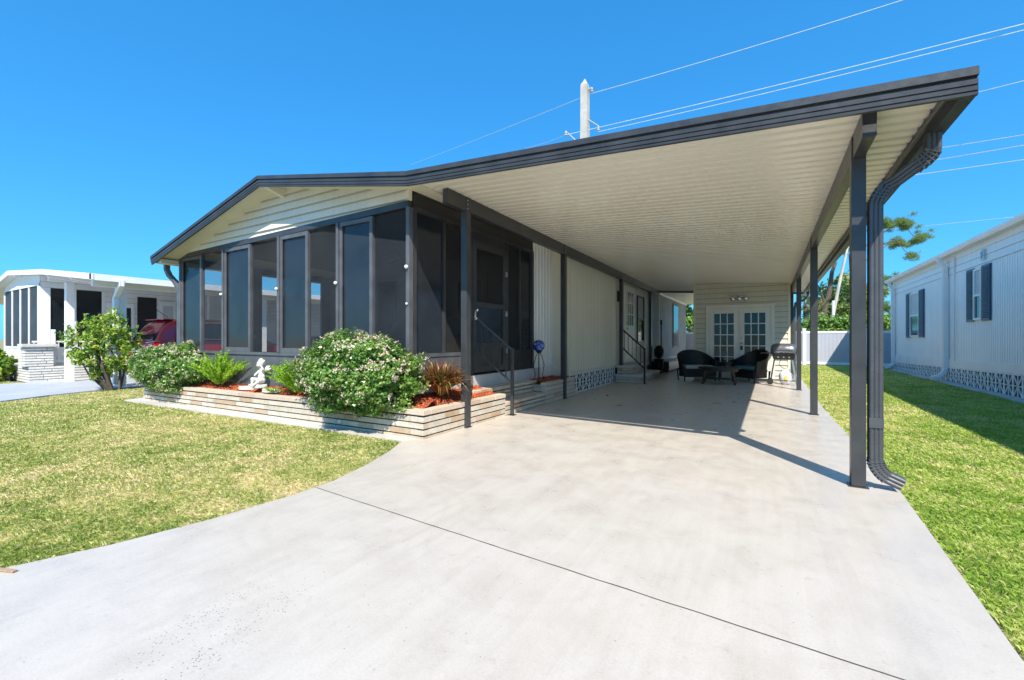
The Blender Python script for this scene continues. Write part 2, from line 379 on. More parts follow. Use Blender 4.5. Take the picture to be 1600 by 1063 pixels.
def np_mesh(name, verts, faces, mat, parent=None, tone=None):
    """verts (N,3); faces (M,k)"""
    o = origin_of(parent); verts = np.asarray(verts, dtype=np.float32)-np.array([o.x, o.y, o.z], dtype=np.float32)
    k = faces.shape[1]; M = len(faces)
    me = bpy.data.meshes.new(name); me.vertices.add(len(verts)); me.vertices.foreach_set('co', verts.ravel())
    me.loops.add(M*k); me.loops.foreach_set('vertex_index', faces.astype(np.int32).ravel())
    me.polygons.add(M); me.polygons.foreach_set('loop_start', np.arange(0, M*k, k, dtype=np.int32))
    me.update(calc_edges=True)
    if tone is not None:
        a = me.attributes.new('tone', 'FLOAT', 'POINT'); a.data.foreach_set('value', tone.astype(np.float32))
    me.materials.append(mat)
    ob = bpy.data.objects.new(name, me); C.objects.link(ob)
    if parent: ob.parent = parent
    return ob

def thing(name, label, cat, loc=(0, 0, 0), group=None, kind=None):
    o = bpy.data.objects.new(name, None); C.objects.link(o); o.location = loc; o.empty_display_size = .1
    o['label'] = label; o['category'] = cat
    if group: o['group'] = group
    if kind: o['kind'] = kind
    bpy.context.view_layer.update()
    return o
def tag(o, label=None, cat=None, group=None, kind=None):
    if label: o['label'] = label
    if cat: o['category'] = cat
    if group: o['group'] = group
    if kind: o['kind'] = kind
    return o

def clip_poly(poly, z0, z1):
    def cut(P, f):
        out = []
        for i in range(len(P)):
            a, b = P[i], P[(i+1) % len(P)]; fa, fb = f(a), f(b)
            if fa >= 0: out.append(a)
            if (fa >= 0) != (fb >= 0):
                t = fa/(fa-fb); out.append((a[0]+(b[0]-a[0])*t, a[1]+(b[1]-a[1])*t))
        return out
    P = cut(poly, lambda p: p[1]-z0)
    return cut(P, lambda p: z1-p[1]) if P else []
def lap(mb, poly, org, ds, nrm, course=.2, depth=.014, z0=None):
    """poly in (s,z), s along ds from org; overlapping boards"""
    ds = Vector(ds); nrm = Vector(nrm); org = Vector(org)
    zs = [p[1] for p in poly]; z = min(zs) if z0 is None else z0
    while z < max(zs)-1e-4:
        P = clip_poly(poly, max(z, min(zs)), z+course)
        if len(P) > 2:
            def pt(p, off=None):
                k = off if off is not None else depth*(1-(p[1]-z)/course)
                return org+ds*p[0]+Vector((0, 0, p[1]))+nrm*k
            mb.add([pt(p) for p in P], [tuple(range(len(P)))])
            zb = min(p[1] for p in P); e = [p for p in P if p[1] < zb+1e-5]
            if len(e) >= 2:
                a, b = min(e), max(e); mb.add([pt(a), pt(b), pt(b, -.004), pt(a, -.004)], [(0, 1, 2, 3)])
        z += course
    return mb
def ribbed(mb, s0, s1, z0, z1, org, ds, nrm, period=.1, prof=((0, 0), (.06, 0), (.072, .012), (.088, .012)), ztop=None):
    ds = Vector(ds); nrm = Vector(nrm); org = Vector(org); pts = []
    s = s0
    while s < s1:
        for a, b in prof:
            if s+a < s1: pts.append((s+a, b))
        s += period
    pts.append((s1, 0))
    vs = []
    for a, b in pts:
        zt = ztop(a) if ztop else z1
        p = org+ds*a+nrm*b
        vs += [(p.x, p.y, z0), (p.x, p.y, zt)]
    mb.add(vs, [(2*i, 2*i+2, 2*i+3, 2*i+1) for i in range(len(pts)-1)])
    return mb
def brick_wall(mb, a, b, z0, z1, depth, nrm, course=.0775, L=.36, gap=.017, vgap=.004):
    """face bricks from a to b (xy), thickness depth behind the face plane"""
    a = Vector((*a, 0)); b = Vector((*b, 0)); d = (b-a); ln = d.length; d.normalize(); nr = Vector((*nrm, 0))
    z = z0; row = 0
    while z < z1-.01:
        zt = min(z+course, z1); s = -random.uniform(0, L)
        while s < ln:
            l = L*random.uniform(.75, 1.3); s0 = max(0, s)+vgap/2; s1 = min(ln, s+l)-vgap/2
            if ln-(s+l) < .09: s1 = ln-vgap/2; l = ln-s+.01
            if s1-s0 > .02:
                j = random.uniform(0, .004)
                P = [a+d*s0+nr*j, a+d*s1+nr*j, a+d*s1-nr*depth, a+d*s0-nr*depth]
                e = .003
                vs = [(p.x, p.y, z+gap/2) for p in P]+[(p.x, p.y, zt-gap/2) for p in P]
                mb.add(vs, [(3, 2, 1, 0), (4, 5, 6, 7), (0, 1, 5, 4), (1, 2, 6, 5), (2, 3, 7, 6), (3, 0, 4, 7)])
            s += l
        z += course; row += 1
    return mb
def breeze(mb, y0, y1, z0, ztopf, x, dirn, size=.38):
    """openwork skirt of star blocks in plane x, facing dirn (+1/-1)"""
    n = max(1, round((y1-y0)/size)); st = (y1-y0)/n
    for i in range(n):
        ya = y0+i*st; yb = ya+st; zt = min(ztopf(ya), ztopf(yb)); ym = (ya+yb)/2; zm = (z0+zt)/2
        xf = x
        def bar(p, q, wd=.024, th=.05): mb.beam((xf-dirn*.03, *p), (xf-dirn*.03, *q), th, wd, up=(dirn, 0, 0)) if False else mb.beam((xf, p[0], p[1]), (xf, q[0], q[1]), wd, .014, up=(1, 0, 0))
        g = .012
        bar((ya+g, z0+g), (yb-g, z0+g)); bar((ya+g, zt-g), (yb-g, zt-g)); bar((ya+g, z0), (ya+g, zt)); bar((yb-g, z0), (yb-g, zt))
        bar((ya+.02, z0+.02), (yb-.02, zt-.02), .022); bar((ya+.02, zt-.02), (yb-.02, z0+.02), .022)
        bar((ym, z0+.02), (ym, zt-.02), .022)
        if zt-z0 > .35: bar((ya+.02, zm), (yb-.02, zm), .02)
    return mb

def leaf_quads(P, N, size, jitter=1.0, asp=1.9, r=None):
    """diamond leaves at P roughly facing N -> verts, faces"""
    n = len(P); r = r or rng
    d = N+jitter*r.normal(size=(n, 3))*.6; d /= np.linalg.norm(d, axis=1, keepdims=True)+1e-9
    t = np.cross(d, r.normal(size=(n, 3))); t /= np.linalg.norm(t, axis=1, keepdims=True)+1e-9
    b = np.cross(d, t); s = (size*r.uniform(.6, 1.3, n))[:, None]
    v = np.empty((n, 4, 3)); v[:, 0] = P-t*s; v[:, 1] = P-b*s/asp+d*s*.12; v[:, 2] = P+t*s; v[:, 3] = P+b*s/asp+d*s*.12
    return v.reshape(-1, 3), np.arange(n*4).reshape(-1, 4)
def needles(P, D, length, width, r=None):
    """thin triangles from P along D"""
    n = len(P); r = r or rng
    s = np.cross(D, r.normal(size=(n, 3))); s /= np.linalg.norm(s, axis=1, keepdims=True)+1e-9
    L = (length*r.uniform(.7, 1.2, n))[:, None]
    v = np.empty((n, 3, 3)); v[:, 0] = P-s*width; v[:, 1] = P+s*width; v[:, 2] = P+D*L
    return v.reshape(-1, 3), np.arange(n*3).reshape(-1, 3)
def lump(pts, sc, amp, seed=0):
    return np.array([mnoise.noise(Vector(p)*sc+Vector((seed, seed*.7, 0))) for p in pts])*amp
# ================================================================== SETTING
def grid_ground():
    mb = MB(); xs = [-800, -60, -21, -16, -12, -8, -4, 0, 8, 40, 800]; ys = [-800, -40, -5, 5, 15, 30, 60, 800]
    vs = [(x, y, gz(x)-.012) for y in ys for x in xs]; nx = len(xs)
    mb.add(vs, [(j*nx+i, j*nx+i+1, (j+1)*nx+i+1, (j+1)*nx+i) for j in range(len(ys)-1) for i in range(nx-1)])
    return mb.build('ground', soil)
tag(grid_ground(), kind='structure')

def slab(name, poly, top, mat, thick=.10, shear=False):
    mb = MB(); mb.prism([(x, y, top-thick) for x, y in poly], (0, 0, thick))
    o = mb.build(name, mat, None, 0, False, shear); return tag(o, kind='structure')
EDGE_L = [(-7.5, -3.6), (-4.6, -1.2), (-3.75, -.1), (-3.42, .6), (-3.27, 1.0), (-3.17, 1.45), (-3.12, 2.0), (-3.14, 2.4), (-3.27, 2.85), (-3.45, 3.3), (-3.58, 3.56), (-3.68, 3.73)]
slab('driveway', EDGE_L+[(-3.6, 4.0), (-3.6, 4.6), (-4.2, 4.7), (-4.2, 24.0), (.86, 24.0), (.87, 15), (.83, 9), (.9, 4.6), (.84, 3.0), (.80, 2.0), (1.0, .5), (2.6, -3.6)], .012, concrete)
def joint():
    mb = MB()
    for a, b in (((-3.13, 2.21), (.80, 1.975)), ((-3.5, 9.2), (.83, 9.05))):
        pts = []
        n = 60
        for i in range(n+1):
            t = i/n; x = a[0]+(b[0]-a[0])*t; y = a[1]+(b[1]-a[1])*t+.004*mnoise.noise(Vector((x*6, 3, 0)))
            wd = .0035*(1+.5*mnoise.noise(Vector((x*9, 1, 5)))); pts += [(x, y-wd, .0135), (x, y+wd, .0135)]
        mb.add(pts, [(2*i, 2*i+2, 2*i+3, 2*i+1) for i in range(n)])
    return mb.build('driveway_joint', mortar)
tag(joint(), kind='structure')
slab('path', [(-11.35, 3.66), (-3.66, 3.72), (-3.6, 3.9), (-3.6, 4.05), (-11.5, 4.05)], .016, strip_conc, .1, True)
slab('neighbour_driveway', [(-13.0, -3.6), (-13.2, 2.0), (-14.0, 3.2), (-14.45, 4.3), (-14.6, 6), (-14.7, 24), (-19.4, 24), (-19.4, 4.9), (-19.3, 3.7), (-19.6, 2.4), (-22, 1.2), (-25, -3.6)], .02, drive_grey, .1, True)
slab('neighbour_path', [(-34, 1.6), (-22.5, 1.6), (-19.5, 2.6), (-19.4, 4.2), (-34, 4.2)], .010, drive_grey, .1, True) if False else None
slab('road', [(-200, -12), (200, -12), (200, -3.6), (-200, -3.6)], -.004, asphalt, .2, False)

# ================================================================== MAIN HOUSE
YF, YW = 3.88, 4.25          # fascia plane, front wall plane
XL, XC, XR2 = -10.30, -4.05, -3.65
YB = 24.0
def rooftop(x):
    if x < -6.9: return 3.77-(-6.9-x)*(.90/3.7)
    if x < -3.7: return 3.77-(x+6.9)*(.57/3.2)
    return 3.20-(x+3.7)*(.30/4.83)
house = thing('mobile_home', 'cream single storey home with dark screened front room and low gable roof', 'house', (-7, 10, 0))

# gable above the screens
def zscreen(x): return 2.84+(x-XL)/(XC-XL)*.10
g = MB()
poly = [(XL, zscreen(XL)+.075), (XC, zscreen(XC)+.075), (XC, rooftop(XC)-.10), (-6.9, rooftop(-6.9)-.10), (XL, rooftop(XL)-.10)]
lap(g, [(p[0]-XL, p[1]) for p in poly], (XL, YW, 0), (1, 0, 0), (0, -1, 0), .125, .032, 2.78)
g.box(XL, XC, YW+.012, YW+.10, 2.99, 3.05) if False else None
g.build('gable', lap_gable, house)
g = MB(); g.box(XC-.05, XC+.012, YW-.024, YW-.001+.03, zscreen(XC)+.08, rooftop(XC)-.09); g.build('corner_trim', soffit_cream, house)
g = MB()
g.box(XL-.012, XL+.04, YW-.022, YW+.03, zscreen(XL)+.06, rooftop(XL)-.09)
g.build('corner_trim', soffit_cream, house)
# soffit (underside of the front overhang and eaves) and roof shell
def roof_strip(mb, xa, xb, y0, y1, dz0, dz1, f=rooftop):
    mb.add([(x, y, f(x)+dz) for dz in (dz0, dz1) for y in (y0, y1) for x in (xa, xb)],
           [(0, 2, 3, 1), (4, 5, 7, 6), (0, 1, 5, 4), (2, 6, 7, 3), (0, 4, 6, 2), (1, 3, 7, 5)])
sf = MB()
roof_strip(sf, -10.50, -6.9, YF+.02, YB+.3, -.105, -.085)
roof_strip(sf, -6.9, -3.70, YF+.02, YB+.3, -.105, -.085)
sf.build('soffit', soffit_cream, house)
e = MB(); e.box(-10.50, XL-.013, YF+.03, YB, 2.70, 2.72); e.box(-10.49, -10.35, YF+.03, YW+.4, 2.72, 2.79)
e.build('eave_box', soffit_cream, house)
rf = MB()
roof_strip(rf, -10.60, -6.9, YF+.02, YB+.4, -.082, -.01); roof_strip(rf, -6.9, -3.70, YF+.02, YB+.4, -.082, -.01)
rf.build('roof', white_paint, house)
# fascia along the gable : drip strip, recess, ribbed board
def fascia(mb, pts, f=rooftop):
    prof = [(0.0, -.005), (-.035, -.005), (-.045, -.012), (-.045, -.062), (-.018, -.066), (-.018, -.078), (-.032, -.082), (-.031, -.112), (-.022, -.116), (-.032, -.126), (-.031, -.150), (-.022, -.154), (-.030, -.162), (-.029, -.178), (0, -.178)]
    path = [((x, y, f(x)), (0, 1, 0), (0, 0, 1)) for x, y in pts]
    return mb.sweep(path, prof)
fascia(MB(), [(-10.62, YF), (-6.9, YF+.02), (-3.7, YF-.03)]).build('fascia', trim_dark, house)
fg = MB()  # eave gutter on the left with its downspout
fg.sweep([((-10.62, y, 2.87), (1, 0, 0), (0, 0, 1)) for y in (YF-.01, YB)], [(0, 0), (-.10, 0), (-.10, -.05), (-.07, -.13), (0, -.13)])
fg.build('gutter', trim_dark, house)
def rect_spout(mb, pts, a=.055, b=.04, ribs=True, side=(0, 1, 0)):
    """rectangular fluted pipe through pts, wide along `side`"""
    path = []; n = len(pts); S = Vector(side)
    for i, p in enumerate(pts):
        d = (Vector(pts[min(i+1, n-1)])-Vector(pts[max(i-1, 0)])).normalized()
        B = d.cross(S).normalized(); path.append((p, S, B))
    if ribs == 2:
        fl = lambda t: .006*abs(math.sin(t*math.pi*3)) ; N_ = 18
        pr = [(-a+2*a*k/N_, -b-fl(k/N_)) for k in range(N_)]+[(a+fl(k/N_)*1.3, -b+2*b*k/N_) for k in range(N_)]+[(a-2*a*k/N_, b+fl(k/N_)) for k in range(N_)]+[(-a-fl(k/N_)*1.3, b-2*b*k/N_) for k in range(N_)]
    elif ribs:
        pr = []
        for k in range(9):
            t = -1+2*k/8; pr.append((a*t, -b-(.011 if k % 2 else 0)))
        for k in range(9):
            t = 1-2*k/8; pr.append((a*t, b+(.011 if k % 2 else 0)))
    else: pr = [(-a, -b), (a, -b), (a, b), (-a, b)]
    return mb.sweep(path, pr)
sp = MB(); rect_spout(sp, [(-10.58, 4.10, 2.76), (-10.58, 4.10, 2.62), (-10.54, 4.13, 2.5), (-10.44, 4.2, 2.36), (-10.39, 4.24, 2.22), (-10.385, 4.25, 2.1), (-10.385, 4.25, .0)], .045, .035)
sp.build('downspout', trim_frame, house)
rb = MB(); rb.prism([(-6.86, YF+.03, 3.64), (-6.86, YW-.01, 3.64), (-6.86, YW-.01, 3.50), (-6.86, YF+.10, 3.57), (-6.86, YF+.03, 3.60)], (.09, 0, 0))
rb.build('ridge_beam', soffit_cream, house)

# ---- front screen wall
bays = [XL, -8.65, -6.92, -5.45, XC]
SILL = .965
hd = MB()
hd.prism([(XL, YW-.03, zscreen(XL)-.01), (XC, YW-.03, zscreen(XC)-.01), (XC, YW-.03, zscreen(XC)+.075), (XL, YW-.03, zscreen(XL)+.075)], (0, .07, 0))
hd.build('header', trim_dark, house)
kp = MB(); kp.box(XL, XC, YW-.012, YW+.04, .10, SILL-.035)
kp.build('kick_panel', trim_frame, house)
sb_ = MB(); sb_.box(XL, XC, YW-.035, YW+.05, SILL-.035, SILL+.01); sb_.build('sill_rail', trim_frame, house)
for i, x in enumerate(bays):
    m = MB(); wd = .05 if 0 < i < 4 else .06
    m.box(x-wd/2, x+wd/2, YW-.045, YW+.045, SILL+.01 if 0 < i < 4 else .05, zscreen(x)-.012); m.build('mullion', trim_frame, house, .004)
    if i > 0:
        k = MB(); k.sphere((x, YW-.066, 2.02 if i < 4 else 2.14), .026); k.build('cover_knob', white_paint, house, 0, True)
for i in range(4):
    a, b = bays[i]+.035, bays[i+1]-.035; mid = (a+b)/2
    zt = min(zscreen(a), zscreen(b))-.012
    f = MB()
    f.box(mid-.03, mid+.03, YW-.03, YW+.03, SILL+.012, zt)
    f.box(a, mid-.031, YW-.025, YW-.005, SILL+.012, SILL+.09); f.box(a, mid-.031, YW-.025, YW-.005, zt-.06, zt)
    f.box(a, a+.05, YW-.024, YW-.006, SILL+.091, zt-.061)
    f.build('panel_frame', trim_frame, house)
    p = MB(); p.box(a+.051, mid-.031, YW+.006, YW+.012, SILL+.09, zt-.06); p.build('vinyl_pane', vinyl_screen, house)
    p = MB(); p.box(mid+.031, b, YW+.010, YW+.012, SILL+.012, zt+.0); p.build('screen_panel', mesh_screen, house)
# the two lights on the gable
# ---- side screen wall (towards the carport)
YS = 7.70
sw = MB()
sw.box(XC-.04, XC+.015, YW+.05, YS, 2.96, 3.13); sw.build('transom_band', band_dark, house)
hb = MB(); hb.box(XC-.03, XC+.03, YW+.05, YS, 2.90, 2.958); hb.box(XC-.03, XC+.03, YW+.05, YS, 3.135, 3.19); hb.build('side_header', trim_dark, house)
for y in (YW+.06, 5.58, 6.68, YS-.03):
    m = MB(); m.box(XC-.035, XC+.035, y-.035, y+.035, .62, 2.898); m.build('side_mullion', trim_dark, house)
def side_bay(y0, y1, vinyl_first, left):
    k = MB(); k.box(XC-.03, XC+.012, y0, y1, .62, .95); k.box(XC-.03, XC+.022, y0, y1, .95, 1.0); k.build('side_kick_panel', band_dark if not left else trim_frame, house)
    mid = (y0+y1)/2; f = MB(); f.box(XC-.02, XC+.02, mid-.025, mid+.025, 1.001, 2.898); f.build('panel_frame', trim_dark, house)
    va, vb = (y0, mid-.026) if vinyl_first else (mid+.026, y1); sa, sb = (mid+.026, y1) if vinyl_first else (y0, mid-.026)
    v = MB(); v.box(XC-.012, XC-.006, va, vb, 1.002, 2.897); v.build('vinyl_pane', vinyl_screen, house)
    v = MB(); v.box(XC-.012, XC-.010, sa, sb, 1.002, 2.897); v.build('screen_panel', side_screen, house)
side_bay(YW+.10, 5.54, True, True); side_bay(6.72, YS-.07, False, False)
for z in (1.68,):
    k = MB(); k.sphere((XC, YW-.06, z-.02), .016); k.build('cover_knob', white_paint, house, 0, True)
ou = MB(); ou.box(XC+.0121, XC+.035, 7.1, 7.17, .76, .88); ou.build('outlet_cover', band_dark, house, .004)
# screen door
dr = MB(); dx = XC+.005
for (y0, y1, z0, z1) in ((5.63, 5.72, .66, 2.78), (6.54, 6.63, .66, 2.78), (5.7201, 6.5399, 2.66, 2.78), (5.7201, 6.5399, 1.72, 1.80), (5.7201, 6.5399, 1.05, 1.13), (5.7201, 6.5399, .66, .76)):
    dr.box(dx-.02, dx+.035, y0, y1, z0, z1)
door = dr.build('screen_door', trim_dark, house, .004)
p = MB(); p.box(dx-.004, dx+.004, 5.7203, 6.5397, .761, 1.049); p.build('door_panel', trim_dark, door)
p = MB(); p.box(dx-.003, dx+.003, 5.7203, 6.5397, 1.131, 1.719); p.build('door_glass', vinyl_screen, door)
p = MB(); p.box(dx-.003, dx+.003, 5.7203, 6.5397, 1.801, 2.659); p.build('door_glass', side_screen, door)
p = MB(); p.box(dx+.036, dx+.05, 5.655, 5.69, 1.5, 1.68); p.sphere((dx+.075, 5.672, 1.66), .028); p.sphere((dx+.06, 5.672, 1.53), .022); p.build('handle', chrome, door, 0, True)
for z in (.95, 1.6, 2.3):
    p = MB(); p.box(dx+.036, dx+.052, 6.60, 6.65, z, z+.09); p.build('hinge', steel, door)
fr = MB(); fr.box(XC-.04, XC+.02, 5.616, 6.644, 2.785, 2.897); fr.box(XC-.04, XC+.02, 5.616, 5.628, .62, 2.784); fr.box(XC-.04, XC+.02, 6.632, 6.644, .62, 2.784); fr.build('door_frame', trim_dark, house)
cb = MB(); cb.box(XC-.08, XC+.03, YW+.05, YS+.3, .0, .618); cb.build('base_curb', curb_paint, house)
# room inside the screens
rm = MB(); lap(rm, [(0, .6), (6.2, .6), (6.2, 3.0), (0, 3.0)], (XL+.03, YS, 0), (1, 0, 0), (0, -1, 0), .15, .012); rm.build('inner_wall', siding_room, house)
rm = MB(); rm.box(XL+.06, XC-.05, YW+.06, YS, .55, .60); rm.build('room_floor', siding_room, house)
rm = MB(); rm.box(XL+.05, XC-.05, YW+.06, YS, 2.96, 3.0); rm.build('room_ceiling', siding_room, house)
wn_ = MB(); wn_.box(-8.35, -7.75, YS-.05, YS-.02, 1.35, 2.6); iw = wn_.build('window', band_dark, house)
wn_ = MB(); wn_.box(-8.30, -7.80, YS-.06, YS-.051, 1.40, 2.55); wn_.build('pane', glass_dark, iw)
wn_ = MB(); wn_.box(-9.9, -9.1, YS-.05, YS-.02, .61, 2.6); iw = wn_.build('inner_door', dark_room, house)
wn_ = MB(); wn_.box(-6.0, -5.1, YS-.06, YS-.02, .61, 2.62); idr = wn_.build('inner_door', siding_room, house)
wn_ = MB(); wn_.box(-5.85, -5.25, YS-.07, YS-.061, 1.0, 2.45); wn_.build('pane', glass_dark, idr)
lw = MB()
for (y0, y1) in ((YW+.06, 4.50), (5.25, 5.35), (5.66, 5.86), (6.75, 6.85), (7.45, YS)): lw.box(XL-.02, XL+.04, y0, y1, .9, 2.72)
lw.box(XL-.02, XL+.04, YW+.06, YS, .3, .899); lw.box(XL-.02, XL+.04, YW+.06, YS, 2.721, 2.95)
lw.build('left_screen_frame', trim_frame, house)
for y0, y1 in ((4.501, 5.249), (5.861, 6.749), (6.851, 7.449)):
    p = MB(); p.box(XL+.005, XL+.007, y0, y1, .9, 2.72); p.build('screen_panel', clear_screen, house)
p = MB(); p.box(XL+.003, XL+.01, 5.351, 5.659, .9, 2.72); p.build('vinyl_pane', vinyl_screen, house)
# main body behind
bw = MB(); bw.box(XL, XC-.03, YS+.02, YB, .35, 2.92); bw.build('body_wall', siding_cream, house)
rw = MB(); ribbed(rw, YS+.0, 8.62, .62, 3.17, (XC+.005, 0, 0), (0, 1, 0), (1, 0, 0), .14, ((0, 0), (.05, 0), (.065, .018), (.10, .018), (.115, 0)))
rw.box(XC-.02, XC-.001, YS+.0, 8.7, .3, .62); rw.build('ribbed_wall', white_siding, house)
rw = MB(); ribbed(rw, 8.62, 12.28, .50, 3.06, (XR2, 0, 0), (0, 1, 0), (1, 0, 0), .105, ((0, 0), (.05, 0), (.058, .010), (.075, .010), (.083, 0)))
rw.box(XC, XR2, 8.6, 8.62, .3, 3.10); rw.box(XC, XR2-.02, 8.62, 12.3, .40, 3.10)
rw.box(XR2-.01, XR2+.014, 8.6, 12.3, .44, .505); rw.build('ribbed_wall', siding_cream, house)
rw = MB(); rw.box(XC, XR2, 12.30, 15.55, .30, 3.08); rw.build('entry_wall', siding_cream, house)
rw = MB(); ribbed(rw, 15.56, YB, .42, 3.06, (XR2, 0, 0), (0, 1, 0), (1, 0, 0), .16, ((0, 0), (.10, 0), (.11, .014), (.135, .014), (.145, 0)))
rw.box(XC, XR2-.02, 15.56, YB, .2, 3.05); rw.box(XR2-.01, XR2+.02, 15.56, YB, .36, .425); rw.build('ribbed_wall', simple('grey_rear_siding', (.33, .34, .32), .5, 0, .1, 2), house)
for y in (8.61, 12.29, 15.56, 17.6):
    tr = MB(); tr.box(XR2-.01, XR2+.022, y-.03, y+.03, .42, 3.06); tr.build('wall_trim', soffit_cream, house)
tr = MB(); tr.box(XR2-.05, XR2+.06, 15.6, YB, 2.93, 3.0); tr.build('eave_trim', white_paint, house)
sk = MB(); breeze(sk, 8.64, 11.85, .012, lambda y: .44, XR2+.0, 1); sk.build('breeze_block_skirt', white_siding, house)
sk = MB(); sk.box(XR2-.09, XR2-.045, 8.6, 24, 0, .40); sk.build('skirt_backing', dark_room, house)
sk = MB(); sk.box(XR2-.03, XR2+.0, 14.1, 24, 0.012, .36); sk.build('rear_skirt', trim_frame, house)
# entry door and window under the carport
dd = MB(); dd.box(XR2+.001, XR2+.035, 12.72, 13.86, .52, 2.80); ed = dd.build('entry_door', door_white, house, .004)
dd = MB(); dd.box(XR2+.0355, XR2+.045, 12.98, 13.62, 1.60, 2.62); win = dd.build('door_light', glass_dark, ed)
dd = MB()
for k in range(4): y = 12.98+.64*k/3; dd.box(XR2+.0455, XR2+.056, y-.014, y+.014, 1.585, 2.635)
for k in range(4): z = 1.60+1.02*k/3; dd.box(XR2+.0565, XR2+.06, 12.965, 13.635, z-.014, z+.014)
dd.build('glazing_bars', white_paint, win)
dd = MB(); dd.sphere((XR2+.08, 12.84, 1.5), .035); dd.build('handle', steel, ed, 0, True)
dd = MB(); dd.sphere((XR2+.06, 12.84, 1.68), .028); dd.build('deadbolt', steel, ed, 0, True)
def sash_window(parent, x, y0, y1, z0, z1, dirn, upper=.5, frame=white_paint, blind=True):
    f = MB(); t = .05; xa, xb = (x, x+dirn*.04)
    X0, X1 = min(xa, xb), max(xa, xb)
    zm = z0+(z1-z0)*upper
    for (a, b, c, d) in ((y0, y0+t, z0, z1), (y1-t, y1, z0, z1), (y0+t, y1-t, z0, z0+t), (y0+t, y1-t, z1-t, z1), (y0+t, y1-t, zm-t/2, zm+t/2)): f.box(X0, X1, a, b, c, d)
    w_ = f.build('window', frame, parent)
    p = MB(); p.box(min(x+dirn*.004, x+dirn*.010), max(x+dirn*.004, x+dirn*.010), y0+t, y1-t, z0+t, zm-t/2); p.build('pane', glass_dark, w_)
    p = MB()
    if blind:
        n = max(3, int((z1-zm)/.09))
        for k in range(n):
            za = zm+t/2+(z1-zm-1.5*t)*k/n; zb = zm+t/2+(z1-zm-1.5*t)*(k+1)/n
            p.add([(x+dirn*.012, y0+t, za), (x+dirn*.012, y1-t, za), (x+dirn*.004, y1-t, zb), (x+dirn*.004, y0+t, zb)], [(0, 1, 2, 3)])
        p.build('blind', blind_mat, w_)
    else:
        p.box(min(x+dirn*.004, x+dirn*.010), max(x+dirn*.004, x+dirn*.010), y0+t, y1-t, zm+t/2, z1-t); p.build('pane', glass_dark, w_)
    return w_
sash_window(house, XR2+.001, 14.20, 15.08, 1.10, 2.62, 1, .5, black_iron)
lt = MB(); lt.box(XR2+.0145, XR2+.10, 12.02, 12.16, 2.25, 2.55); lt.build('wall_lantern', black_iron, house, .01)
fw = MB(); fw.box(XR2+.021, XR2+.05, 20.3, 21.6, .8, 2.8); w2 = fw.build('window', trim_frame, house)
fw = MB(); fw.box(XR2+.0505, XR2+.056, 20.4, 21.5, .9, 2.7); fw.build('pane', glass_dark, w2)
cd = MB(); cd.tube([(XR2+.035, 17.8, .5), (XR2+.035, 17.8, 1.75)], .02, 6); cd.box(XR2+.0145, XR2+.09, 17.72, 17.88, 1.75, 1.95); cd.build('electric_conduit', black_iron, house)

# ================================================================== CARPORT
carport = thing('carport', 'long open carport with cream ribbed ceiling on slim dark posts', 'carport', (-1.5, 9, 0))
DROP = .008
def ctop(x, y): return 3.20-(x+3.7)*(.315/4.83)-DROP*max(0, y-4)
XE = 1.10; YE = 17.0
pan = MB(); prof = [(0, 0), (.090, 0), (.096, .045), (.142, .045)]; ys = []; y = YF+.01
while y < YE:
    for a, b in prof: ys.append((y+a, b))
    y += .15
for (y, dz) in ys:
    for x in (-3.72, XE-.10): pan.v.append((x, y, ctop(x, y)-.075+dz))
pan.f = [(2*i, 2*i+1, 2*i+3, 2*i+2) for i in range(len(ys)-1)]
pan.build('ceiling_pan', pan_mat, carport)
rt = MB(); rt.add([(x, y, ctop(x, y)+dz) for dz in (-.045, -.012) for y in (YF+.01, YE) for x in (-3.69, XE-.02)], [(0, 2, 3, 1), (4, 5, 7, 6), (0, 1, 5, 4), (2, 6, 7, 3), (0, 4, 6, 2), (1, 3, 7, 5)])
rt.build('roof_deck', white_paint, carport)
fascia(MB(), [(-3.6995, YF-.03), (XE+.02, YF-.09)], lambda x: ctop(x, 4)).build('fascia', trim_dark, carport)
gt = MB(); gp = [(.02, 0), (.02, -.175), (-.06, -.175), (-.085, -.13), (-.10, -.13), (-.10, -.09), (-.075, -.085), (-.075, -.02), (-.02, 0)]
gt.sweep([((XE, y, ctop(XE, y)), (1, 0, 0), (0, 0, 1)) for y in (YF-.085, YE)], gp); gt.build('gutter', trim_dark, carport)
bk = MB(); bk.beam((-3.7, YE+.01, ctop(-3.7, YE)-.06), (XE, YE+.01, ctop(XE, YE)-.06), .03, .14); bk.build('rear_fascia', trim_dark, carport)
aw = MB(); aw.box(-3.58, -1.2, YE+.03, 24.0, 2.98, 3.06); aw.build('rear_awning', pan_mat, carport)
PX_R, PX_L = .63, -3.51
def carbeam(x, y0, y1):
    mb = MB(); h = .19
    for sx in (-.033, .033):
        za, zb = ctop(x, y0)-.078, ctop(x, y1)-.078
        prof = [(-.008, 0), (-.008, -h), (.008, -h), (.008, 0)] if False else None
        path = [((x+sx, y0, za), (1, 0, 0), (0, 0, 1)), ((x+sx, y1, zb), (1, 0, 0), (0, 0, 1))]
        mb.sweep(path, [(-.006, 0), (-.006, -h), (.006, -h), (.006, 0)])
    mb.sweep([((x, y0, ctop(x, y0)-.078), (1, 0, 0), (0, 0, 1)), ((x, y1, ctop(x, y1)-.078), (1, 0, 0), (0, 0, 1))], [(-.0265, -h+.012), (-.0265, -h+.002), (.0265, -h+.002), (.0265, -h+.012)])
    mb.box(x-.041, x+.041, y0-.006, y0, ctop(x, y0)-.078-h, ctop(x, y0)-.082)
    return mb.build('beam', trim_dark, carport)
carbeam(PX_R, 3.98, 16.9); carbeam(PX_L, 4.32, 16.9)
